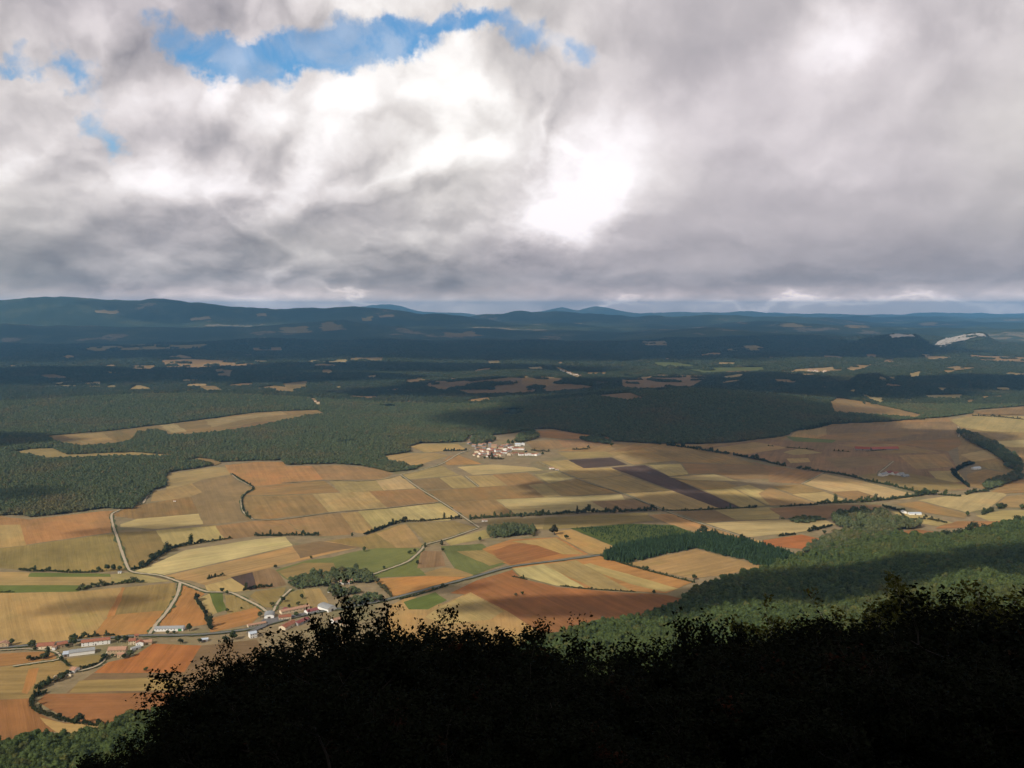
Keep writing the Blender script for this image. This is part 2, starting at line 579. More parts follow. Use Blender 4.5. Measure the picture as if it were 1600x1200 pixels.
RIDGES = [  # distance, half width, [(u, v of crest)]
    (5000, 380, [(1270, 650), (1310, 615), (1345, 589), (1375, 587), (1405, 601), (1440, 612), (1500, 640)]),
    (5500, 330, [(1400, 630), (1450, 606), (1490, 600), (1540, 601), (1580, 591), (1640, 586), (1750, 580)]),
    (6600, 420, [(1130, 590), (1200, 572), (1260, 568), (1300, 572), (1380, 590)]),
    (7600, 500, [(560, 585), (640, 566), (720, 563), (800, 570), (870, 585)]),
    (6200, 420, [(-200, 580), (0, 577), (120, 574), (260, 579), (330, 590), (400, 610)]),
    (8900, 650, [(1180, 575), (1250, 562), (1300, 548), (1350, 531), (1400, 522), (1432, 524), (1470, 548), (1520, 575)]),
    (9800, 600, [(1380, 572), (1440, 545), (1480, 530), (1515, 522), (1540, 521), (1548, 530), (1580, 545), (1640, 556), (1720, 565)]),
    (13000, 1300, [(-200, 512), (0, 505), (150, 508), (300, 512), (420, 508), (520, 500), (600, 506), (720, 520), (900, 530)]),
    (16000, 1500, [(-250, 476), (-60, 475), (0, 471), (50, 466), (100, 464), (170, 469), (215, 468), (262, 466), (300, 472), (350, 478), (400, 480), (480, 481),
                   (550, 478), (600, 483), (650, 489), (700, 492), (745, 497), (850, 515), (1000, 530)]),
    (20000, 1800, [(560, 520), (690, 500), (760, 491), (800, 487), (870, 485), (930, 489), (1000, 494), (1060, 493), (1110, 490), (1200, 494), (1290, 497), (1340, 501),
                   (1400, 506), (1470, 510), (1600, 512), (1750, 515)]),
    (14500, 1200, [(1000, 530), (1180, 515), (1260, 512), (1330, 511), (1350, 516), (1420, 524), (1560, 530), (1750, 530)]),
    (27000, 2200, [(1100, 505), (1290, 499), (1340, 493), (1380, 496), (1440, 498), (1500, 499), (1560, 498), (1610, 495), (1700, 497), (1850, 500)]),
    (34000, 2400, [(-300, 500), (420, 488), (540, 479), (580, 476), (610, 476), (650, 485), (760, 490), (830, 487), (880, 481), (905, 483), (930, 477), (965, 484), (1000, 487), (1080, 489), (1150, 486), (1210, 489),
                   (1320, 496), (1480, 500), (1900, 500)]),
]


def t_hills(x, y):
    x = np.asarray(x, float)
    y = np.asarray(y, float)
    r = np.hypot(x, y)
    yy = np.maximum(y, 1.0)
    u = 800 + FPX * x / yy / math.cos(PITCH)           # bearing, as a column of the photograph
    ramp = sstep(3700, 6500, y)
    z = -4.0 + ramp * (8 + (75 + 60 * sstep(500, 2200, x)) * (fbm(x / 1500, y / 1900, 3, 5) - 0.36))
    z = z + ramp * 34 * (fbm(x / 520, y / 620, 21, 4) - 0.5)
    z = z + 82 * np.exp(-((x - 790) / 560) ** 2 - ((y - 4150) / 520) ** 2)
    z = z + 52 * np.exp(-((x + 1500) / 800) ** 2 - ((y - 4300) / 420) ** 2)
    z = z + 26 * np.exp(-((x - 200) / 700) ** 2 - ((y - 5200) / 400) ** 2)
    z = z + 45 * np.exp(-((x - 1900) / 500) ** 2 - ((y - 5600) / 380) ** 2)
    z = z + sstep(9000, 15000, y) * 45
    z = z + sstep(7500, 11000, y) * 190 * (fbm(x / 2400, y / 2000, 41, 5) - 0.42).clip(0) * 1.6
    for k, (dist, hw, crest) in enumerate(RIDGES):
        cu = np.array([c[0] for c in crest], float)
        cz = np.array([CAM_Z + dist * (480 - c[1]) / FPX for c in crest])
        hz = np.interp(u, cu, cz, left=0, right=0) if dist < 10000 else np.interp(u, cu, cz)
        hz = hz + (fbm(u / 30, r * 0 + k, 60 + k, 4) - 0.55) * dist * (0.0045 if dist > 10000 else 0.002)
        dd = (y - dist + (fbm(x / 2500, y / 2500, 80 + k, 3) - 0.5) * hw * 1.2) / hw
        prof = np.exp(-np.abs(dd) ** 1.7)
        rough = (fbm(x / (hw * 0.5), y / (hw * 0.5), 90 + k, 5) - 0.5) * 2
        zk = hz * prof * (1 + 0.30 * rough * (1 - prof))
        zk = np.where(dd > 0, np.minimum(zk, hz), zk)
        z = np.maximum(z, zk) + 0.12 * np.minimum(z, zk).clip(0) * 0
    return z


HILL_Y = np.concatenate([np.linspace(3000, 7000, 130, endpoint=False), 7000 * np.exp(np.linspace(0, math.log(42000 / 7000), 300))])
HILL_C = np.linspace(-0.85, 0.85, 460)
HILL_X2, HILL_Y2 = HILL_Y[:, None] * HILL_C[None, :], HILL_Y[:, None] + 0 * HILL_C[None, :]
HILL_Z = t_hills(HILL_X2, HILL_Y2)
# the fields of the open plain lie level
OPEN_PX = [(-200, 806), (0, 806), (37, 805), (45, 809), (95, 804), (160, 795), (207, 796), (225, 780), (240, 766), (260, 761), (258, 748), (262, 739), (332, 728), (350, 722), (400, 720), (440, 720), (447, 727),
           (525, 725), (560, 728), (590, 733), (612, 738), (640, 729), (605, 722), (598, 713), (640, 707), (640, 698), (655, 693), (725, 691), (735, 680), (765, 681), (800, 677), (838, 671), (862, 670), (905, 678), (950, 683),
           (960, 690), (1020, 693), (1095, 694), (1150, 691), (1200, 685), (1230, 681), (1240, 673), (1275, 669), (1300, 662), (1345, 661), (1400, 658), (1450, 654), (1480, 652), (1520, 646), (1520, 641),
           (1610, 634), (1800, 632), (1800, 790)] + [p for p in FOOT_PX[::-1] if p[0] < 1650]
_u, _v = project(HILL_X2, HILL_Y2, 0 * HILL_Y2)
HILL_Z = np.where(inside(_u, _v, OPEN_PX), np.minimum(HILL_Z, -3.0), HILL_Z)


def t_land(x, y):
    """height of the land beyond the plain, read off the built surface"""
    x = np.asarray(x, float)
    y = np.asarray(y, float)
    yc = np.clip(y, HILL_Y[0], HILL_Y[-1] - 1)
    i = np.clip(np.searchsorted(HILL_Y, yc) - 1, 0, len(HILL_Y) - 2)
    fy = (yc - HILL_Y[i]) / (HILL_Y[i + 1] - HILL_Y[i])
    c = np.clip((x / yc + 0.85) / 1.70 * (len(HILL_C) - 1), 0, len(HILL_C) - 1.001)
    j = c.astype(int)
    fx = c - j
    z = (HILL_Z[i, j] * (1 - fx) + HILL_Z[i, j + 1] * fx) * (1 - fy) + (HILL_Z[i + 1, j] * (1 - fx) + HILL_Z[i + 1, j + 1] * fx) * fy
    return np.maximum(0.0, np.where(y < HILL_Y[0], -4.0, z))


def hit(u, v):
    """where the line of sight meets the land beyond the plain"""
    d = ray(u, v)
    if d[2] >= -1e-4:
        return None
    ts = np.geomspace(700, 45000, 900) / d[1]
    x, y, z = d[0] * ts, d[1] * ts, CAM_Z + d[2] * ts
    under = z < t_land(x, y)
    i = int(np.argmax(under))
    if not under[i]:
        return None
    a, b = ts[max(i - 1, 0)], ts[i]
    for _ in range(18):
        m_ = 0.5 * (a + b)
        if CAM_Z + d[2] * m_ < t_land(d[0] * m_, d[1] * m_):
            b = m_
        else:
            a = m_
    return np.array([d[0] * b, d[1] * b, float(t_land(d[0] * b, d[1] * b))])


def grid_mesh(name, X, Y, Z, mat, smooth=True):
    ny, nx = X.shape
    v = np.stack([X.ravel(), Y.ravel(), Z.ravel()], 1)
    i = np.arange(ny * nx).reshape(ny, nx)
    f = np.stack([i[:-1, :-1].ravel(), i[:-1, 1:].ravel(), i[1:, 1:].ravel(), i[1:, :-1].ravel()], 1)
    return mesh_np(name, v, f, mat, smooth)


# the plain: one sheet to the horizon
plain = link('plain', mesh_np('plain', [(-37000, -3000, 0), (37000, -3000, 0), (37000, 42300, 0), (-37000, 42300, 0)], [(0, 1, 2, 3)], M['plain']))
tag(plain, 'flat valley floor of dry grass under the patchwork of fields', 'ground', kind='structure')

# hills and mountain ranges beyond the plain
hills = link('hills', grid_mesh('hills', HILL_X2, HILL_Y2, HILL_Z, M['hills']))
tag(hills, 'wooded hills and blue mountain ranges beyond the plain', 'hills', kind='structure')

# the mountain side below the viewer
def spaced(lo, hi, fine, coarse, mid):
    pts = [0.0]
    while pts[-1] < hi:
        pts.append(pts[-1] + min(coarse, fine + pts[-1] * mid))
    neg = [0.0]
    while neg[-1] > lo:
        neg.append(neg[-1] - min(coarse, fine + -neg[-1] * mid))
    return np.array(neg[1:][::-1] + pts)


mx = spaced(-1900, 2600, 0.8, 22, 0.06)
my = spaced(-500, 2700, 0.8, 20, 0.06)
MX, MY = np.meshgrid(mx, my)
MZ = t_mount(MX, MY)
mountain = link('mountain_slope', grid_mesh('mountain_slope', MX, MY, MZ, M['forest_floor']))
tag(mountain, 'steep wooded mountain side falling from the viewpoint to the plain', 'slope', kind='structure')

# ------------------------------------------------------------------ fields
C_ = {'S': (204, 178, 120), 's': (182, 154, 98), 't': (176, 140, 88), 'b': (148, 110, 68), 'p': (130, 98, 70), 'r': (178, 122, 68), 'R': (174, 98, 50),
      'd': (94, 74, 62), 'g': (116, 114, 64), 'G': (108, 114, 56), 'o': (146, 122, 70), 'k': (152, 92, 52), 'y': (84, 92, 44)}
ALB = 0.79
FIELDS = [
    ('b', [(948, 691), (1020, 694), (1095, 695), (1150, 692), (1200, 686), (1232, 682), (1180, 712), (1060, 712), (1000, 708), (945, 707), (870, 704)]),
    ('b', [(1240, 674), (1280, 668), (1302, 656), (1445, 655), (1480, 652), (1502, 658), (1490, 690), (1290, 692), (1240, 684)]),
    ('o', [(1495, 655), (1520, 646), (1610, 650), (1700, 650), (1700, 745), (1600, 745), (1500, 720)]),
    # left, between the woods and the near village
    ('s', [(260, 741), (335, 730), (350, 729), (360, 741), (318, 748), (300, 755), (262, 765), (258, 750)]),
    ('t', [(262, 765), (300, 755), (318, 769), (298, 775), (268, 781), (237, 783), (242, 768)]),
    ('p', [(300, 776), (318, 769), (302, 756), (320, 749), (361, 742), (372, 750), (396, 763), (376, 780), (380, 803), (394, 812), (317, 820), (309, 802)]),
    ('b', [(208, 791), (298, 776), (309, 802), (215, 811), (180, 806), (190, 798)]),
    ('S', [(190, 819), (215, 811), (309, 803), (316, 819), (247, 826), (190, 823)]),
    ('r', [(-90, 808), (0, 807), (45, 812), (160, 799), (186, 798), (174, 807), (178, 831), (40, 851), (30, 820), (-90, 823)]),
    ('s', [(-90, 823), (30, 820), (40, 852), (-90, 864)]),
    ('o', [(-90, 866), (40, 853), (179, 833), (199, 891), (160, 893), (105, 894), (72, 890), (50, 892), (0, 887), (-90, 885)]),
    ('o', [(183, 832), (240, 830), (337, 821), (350, 844), (325, 847), (275, 857), (250, 870), (225, 887), (205, 890)]),
    ('s', [(245, 829), (335, 822), (349, 843), (325, 846), (290, 852), (262, 858)]),
    ('b', [(338, 822), (400, 814), (448, 820), (475, 835), (400, 837), (352, 844)]),
    ('S', [(208, 894), (250, 878), (290, 860), (400, 843), (445, 839), (456, 852), (400, 865), (330, 881), (252, 899)]),
    ('t', [(252, 901), (330, 884), (400, 868), (456, 854), (515, 845), (560, 855), (480, 873), (420, 887), (362, 902), (322, 914), (300, 907), (262, 903)]),
    ('G', [(50, 895), (170, 897), (172, 901), (42, 901)]),
    ('t', [(-90, 892), (45, 895), (42, 902), (172, 902), (172, 910), (120, 914), (-90, 914)]),
    ('G', [(-90, 915), (125, 915), (146, 916), (120, 924), (-90, 928)]),
    ('s', [(174, 898), (205, 894), (265, 908), (225, 911), (175, 910)]),
    ('t', [(-90, 929), (120, 925), (190, 918), (180, 945), (165, 965), (140, 998), (80, 1004), (0, 1010), (-90, 1015)]),
    ('r', [(191, 918), (197, 919), (185, 950), (178, 961), (168, 964), (179, 945)]),
    ('o', [(197, 918), (272, 911), (275, 928), (260, 953), (181, 960)]),
    ('r', [(170, 964), (181, 961), (259, 954), (230, 992), (142, 998)]),
    ('r', [(284, 914), (319, 928), (305, 938), (320, 958), (322, 975), (300, 979), (242, 985), (264, 955), (278, 934)]),
    ('s', [(305, 938), (330, 927), (345, 955), (322, 964)]),
    ('G', [(324, 922), (343, 921), (352, 953), (340, 957)]),
    ('o', [(352, 930), (374, 931), (410, 946), (356, 960)]),
    ('s', [(322, 915), (362, 904), (375, 909), (391, 922), (352, 926), (326, 923)]),
    ('d', [(362, 902), (395, 894), (402, 920), (391, 922)]),
    ('p', [(396, 894), (420, 888), (432, 892), (446, 914), (415, 920), (403, 920)]),
    ('r', [(325, 968), (400, 949), (408, 957), (392, 974), (330, 988)]),
    # below the near village
    ('r', [(-90, 1026), (0, 1022), (80, 1018), (88, 1029), (20, 1039), (-90, 1050)]),
    ('o', [(-90, 1052), (0, 1043), (91, 1033), (112, 1045), (85, 1062), (58, 1080), (45, 1091), (-90, 1094)]),
    ('r', [(36, 1082), (46, 1046), (60, 1044), (54, 1066), (42, 1084)]),
    ('k', [(-90, 1096), (48, 1092), (52, 1112), (90, 1129), (165, 1136), (140, 1150), (85, 1143), (-90, 1172)]),
    ('t', [(62, 1121), (100, 1131), (180, 1136), (150, 1152), (115, 1156), (88, 1143)]),
    ('o', [(97, 1031), (163, 1022), (161, 1034), (139, 1045), (116, 1042)]),
    ('R', [(207, 1027), (240, 1006), (315, 1009), (288, 1050), (235, 1052), (148, 1051), (170, 1035)]),
    ('p', [(316, 1009), (400, 1000), (420, 1030), (345, 1045), (305, 1082), (250, 1081), (105, 1083), (145, 1053), (289, 1051)]),
    ('o', [(125, 1064), (250, 1060), (290, 1068), (270, 1078), (110, 1082)]),
    ('k', [(60, 1096), (72, 1085), (250, 1083), (320, 1085), (320, 1105), (212, 1116), (172, 1131), (135, 1130), (95, 1117)]),
    # middle
    ('r', [(362, 742), (352, 727), (400, 722), (443, 722), (446, 729), (487, 728), (504, 749), (400, 760), (385, 755), (372, 749)]),
    ('b', [(488, 728), (525, 727), (585, 732), (614, 740), (594, 749), (510, 750), (505, 748)]),
    ('b', [(392, 763), (400, 761), (505, 751), (530, 769), (488, 771), (400, 774), (384, 774)]),
    ('b', [(383, 776), (487, 773), (514, 801), (415, 811), (396, 811), (379, 782)]),
    ('s', [(515, 752), (587, 751), (600, 766), (533, 770)]),
    ('S', [(588, 750), (625, 743), (650, 763), (601, 766)]),
    ('s', [(489, 772), (577, 768), (605, 794), (516, 801)]),
    ('b', [(578, 768), (655, 764), (689, 785), (607, 794)]),
    ('b', [(400, 814), (440, 813), (473, 830), (450, 820)]),
    ('b', [(443, 812), (530, 802), (552, 830), (548, 835), (500, 838), (475, 830)]),
    ('t', [(533, 802), (560, 800), (585, 830), (572, 834), (556, 832)]),
    ('s', [(561, 799), (606, 795), (630, 814), (610, 821), (586, 830)]),
    ('S', [(608, 795), (690, 786), (721, 806), (700, 813), (650, 815), (632, 812)]),
    ('p', [(458, 853), (500, 846), (562, 855), (520, 860), (470, 872)]),
    ('o', [(512, 845), (570, 838), (625, 820), (634, 819), (662, 855), (580, 858), (566, 855)]),
    ('t', [(590, 834), (625, 821), (634, 819), (661, 854), (620, 856)]),
    ('o', [(636, 818), (710, 815), (746, 825), (668, 849)]),
    ('s', [(697, 845), (758, 828), (764, 840), (705, 852)]),
    ('g', [(432, 891), (480, 876), (520, 871), (562, 861), (590, 857), (655, 857), (640, 876), (578, 897), (520, 903), (450, 906)]),
    ('o', [(436, 893), (475, 880), (520, 880), (525, 892), (450, 904)]),
    ('g', [(582, 901), (645, 877), (657, 864), (655, 890), (667, 899), (585, 903)]),
    ('p', [(659, 861), (688, 862), (695, 884), (653, 888)]),
    ('g', [(690, 854), (752, 850), (792, 880), (740, 898), (712, 888)]),
    ('o', [(715, 862), (755, 860), (788, 878), (765, 884)]),
    ('r', [(755, 858), (800, 843), (870, 840), (918, 866), (800, 884), (770, 872)]),
    ('k', [(770, 862), (800, 851), (850, 848), (880, 864), (800, 882), (778, 872)]),
    ('t', [(800, 846), (868, 841), (912, 866), (880, 866), (840, 852)]),
    ('r', [(582, 905), (665, 901), (733, 902), (698, 915), (617, 936), (592, 913)]),
    ('o', [(664, 896), (695, 887), (712, 890), (742, 900), (735, 901), (668, 900)]),
    ('k', [(705, 927), (745, 908), (800, 891), (812, 904), (870, 918), (940, 924), (1040, 930), (1073, 938), (1050, 948), (990, 967), (940, 971), (885, 985), (848, 990), (800, 960), (745, 930)]),
    ('t', [(612, 946), (640, 932), (692, 945), (735, 926), (790, 955), (838, 985), (770, 1000), (690, 1010), (620, 1020), (600, 1000)]),
    ('s', [(690, 948), (735, 928), (785, 955), (765, 968), (700, 975), (665, 965)]),
    ('G', [(632, 941), (680, 926), (697, 938), (668, 952), (640, 952)]),
    ('o', [(600, 1022), (690, 1012), (845, 988), (820, 1010), (640, 1045)]),
    ('t', [(473, 921), (499, 920), (512, 944), (490, 953), (479, 940)]),
    ('o', [(438, 946), (455, 926), (472, 921), (479, 942), (456, 953)]),
    ('o', [(400, 925), (446, 918), (440, 932), (428, 950), (412, 948), (392, 932)]),
    # round the middle village
    ('t', [(642, 698), (655, 694), (715, 694), (727, 703), (665, 707)]),
    ('t', [(601, 714), (620, 709), (680, 708), (699, 712), (655, 726), (640, 728), (605, 722)]),
    ('r', [(702, 713), (716, 711), (744, 722), (752, 725), (700, 727), (694, 721)]),
    ('s', [(626, 741), (690, 728), (716, 742), (640, 749)]),
    ('p', [(640, 751), (687, 747), (708, 763), (666, 765)]),
    ('s', [(688, 747), (720, 743), (745, 761), (709, 763)]),
    ('S', [(716, 730), (770, 726), (835, 731), (848, 735), (740, 742)]),
    ('s', [(727, 744), (770, 743), (794, 758), (749, 761)]),
    ('b', [(771, 742), (824, 739), (851, 756), (795, 759)]),
    ('S', [(837, 742), (872, 736), (901, 747), (857, 755)]),
    ('b', [(662, 768), (745, 762), (824, 758), (851, 777), (776, 780), (691, 785)]),
    ('s', [(827, 758), (850, 756), (877, 775), (853, 777)]),
    ('t', [(854, 757), (905, 749), (964, 770), (880, 775)]),
    ('b', [(695, 786), (773, 781), (805, 806), (733, 810)]),
    ('S', [(776, 781), (850, 778), (970, 773), (985, 794), (900, 802), (810, 806)]),
    ('p', [(925, 784), (990, 781), (1033, 797), (955, 800)]),
    ('s', [(908, 749), (925, 748), (975, 743), (1044, 766), (972, 770)]),
    ('s', [(976, 771), (1050, 767), (1121, 794), (1046, 798)]),
    ('d', [(888, 719), (955, 715), (979, 726), (910, 732)]),
    ('d', [(956, 731), (1007, 727), (1045, 745), (1156, 793), (1125, 794), (1050, 766)]),
    ('s', [(838, 722), (887, 719), (911, 732), (954, 731), (974, 742), (925, 747), (905, 747), (870, 735)]),
    ('t', [(870, 707), (945, 706), (978, 712), (890, 717)]),
    ('t', [(950, 708), (1010, 702), (1060, 719), (990, 726)]),
    ('s', [(958, 714), (975, 710), (1030, 722), (995, 725)]),
    ('r', [(842, 683), (842, 673), (862, 672), (950, 684), (952, 689), (870, 685)]),
    ('p', [(822, 690), (868, 687), (880, 700), (835, 704)]),
    ('p', [(870, 687), (925, 689), (950, 695), (882, 700)]),
    ('t', [(1000, 700), (1060, 697), (1145, 714), (1180, 726), (1062, 722)]),
    ('S', [(1015, 727), (1062, 725), (1074, 741), (1046, 744)]),
    ('b', [(1066, 724), (1180, 727), (1200, 735), (1200, 748), (1150, 749), (1115, 739), (1078, 741)]),
    ('S', [(1047, 746), (1115, 741), (1153, 752), (1080, 750)]),
    ('t', [(1060, 750), (1130, 753), (1158, 762), (1100, 765)]),
    ('s', [(1101, 766), (1145, 763), (1194, 790), (1158, 793)]),
    ('S', [(1147, 762), (1170, 758), (1205, 772), (1223, 784), (1200, 789)]),
    ('s', [(760, 813), (852, 810), (847, 827), (770, 828)]),
    ('o', [(853, 809), (1010, 802), (1020, 814), (890, 825), (849, 828)]),
    ('t', [(1015, 805), (1050, 803), (1100, 820), (1165, 840), (1140, 841), (1060, 825)]),
    ('p', [(1056, 800), (1117, 797), (1146, 812), (1102, 817)]),
    ('s', [(1118, 797), (1200, 793), (1223, 796), (1215, 811), (1150, 812)]),
    ('S', [(1104, 818), (1205, 813), (1288, 812), (1303, 820), (1240, 833), (1170, 839)]),
    ('t', [(1105, 838), (1180, 844), (1215, 852), (1180, 849), (1120, 838)]),
    ('R', [(1192, 845), (1252, 836), (1305, 848), (1273, 859), (1200, 853)]),
    ('y', [(893, 826), (985, 819), (1052, 821), (1090, 836), (1045, 842), (960, 854)]),
    ('t', [(866, 831), (892, 828), (957, 854), (937, 866), (922, 865), (879, 842)]),
    ('t', [(981, 881), (1087, 859), (1196, 886), (1125, 899), (1080, 904), (1030, 893)]),
    ('r', [(800, 887), (937, 869), (975, 883), (1080, 910), (1040, 927), (910, 919), (815, 901)]),
    ('S', [(803, 889), (850, 882), (912, 918), (870, 915), (815, 900)]),
    ('s', [(905, 884), (922, 881), (1058, 920), (1038, 925), (985, 912)]),
    ('t', [(850, 883), (900, 876), (985, 923), (930, 920)]),
    # right
    ('b', [(1172, 721), (1200, 728), (1285, 739), (1252, 756), (1202, 753), (1203, 735)]),
    ('S', [(1287, 741), (1350, 753), (1428, 773), (1420, 780), (1372, 781), (1300, 768), (1255, 756)]),
    ('b', [(1206, 760), (1252, 757), (1287, 768), (1240, 772)]),
    ('S', [(1239, 773), (1288, 769), (1320, 781), (1280, 786)]),
    ('b', [(1302, 769), (1340, 767), (1383, 781), (1330, 782)]),
    ('t', [(1187, 772), (1203, 762), (1274, 787), (1205, 790)]),
    ('p', [(1203, 795), (1300, 790), (1378, 789), (1363, 800), (1310, 804), (1290, 811), (1227, 810)]),
    ('b', [(1402, 788), (1437, 784), (1509, 803), (1506, 810), (1440, 800)]),
    ('S', [(1437, 782), (1480, 776), (1560, 768), (1571, 773), (1544, 794), (1512, 801)]),
    ('t', [(1573, 776), (1700, 766), (1700, 795), (1556, 793)]),
    ('s', [(1526, 806), (1570, 798), (1700, 797), (1700, 803), (1610, 808), (1550, 816)]),
    ('k', [(1496, 815), (1568, 815), (1545, 824), (1462, 826)]),
    ('s', [(1392, 799), (1440, 804), (1488, 817), (1464, 822), (1420, 815)]),
    ('k', [(1388, 833), (1435, 828), (1492, 836), (1474, 840), (1402, 838)]),
    ('p', [(1100, 700), (1200, 686), (1258, 691), (1400, 692), (1480, 706), (1513, 765), (1440, 769), (1330, 744), (1240, 731), (1150, 711)]),
    ('b', [(1300, 692), (1420, 690), (1497, 684), (1502, 695), (1481, 705), (1400, 692)]),
    ('t', [(1243, 675), (1292, 667), (1293, 691), (1262, 690), (1236, 682)]),
    ('t', [(1105, 702), (1180, 691), (1230, 700), (1165, 710)]),
    ('b', [(1310, 695), (1400, 694), (1470, 707), (1385, 709)]),
    ('p', [(1290, 716), (1370, 713), (1400, 724), (1312, 733)]),
    ('t', [(1405, 712), (1475, 709), (1490, 729), (1432, 734)]),
    ('s', [(1452, 737), (1495, 736), (1508, 752), (1472, 756)]),
    ('t', [(1340, 665), (1420, 662), (1440, 670), (1360, 675)]),
    ('s', [(1225, 707), (1250, 701), (1285, 708), (1240, 711)]),
    ('s', [(1230, 717), (1262, 716), (1265, 722), (1236, 724)]),
    ('o', [(1330, 745), (1400, 736), (1505, 757), (1510, 764), (1440, 768)]),
    ('p', [(1292, 666), (1330, 661), (1495, 659), (1497, 683), (1420, 689), (1292, 691)]),
    ('b', [(1265, 690), (1290, 680), (1400, 672), (1450, 676), (1400, 684), (1300, 690)]),
    ('g', [(1229, 682), (1305, 688), (1300, 692), (1241, 690)]),
    ('s', [(1484, 656), (1530, 650), (1700, 652), (1700, 680), (1610, 676), (1540, 674), (1502, 667)]),
    ('p', [(1502, 671), (1540, 677), (1590, 681), (1560, 687), (1512, 680)]),
    ('S', [(1542, 691), (1610, 687), (1700, 690), (1700, 700), (1580, 699), (1552, 695)]),
    ('S', [(1502, 711), (1548, 702), (1563, 715), (1522, 722)]),
    ('b', [(1578, 705), (1700, 703), (1700, 722), (1587, 719)]),
    ('b', [(1512, 741), (1540, 734), (1578, 740), (1588, 748), (1540, 764), (1516, 761)]),
    ('o', [(1530, 724), (1572, 718), (1585, 736), (1545, 733)]),
    ('b', [(1550, 769), (1582, 751), (1700, 744), (1700, 764), (1572, 771)]),
    ('p', [(1590, 724), (1700, 724), (1700, 742), (1592, 744)]),
]
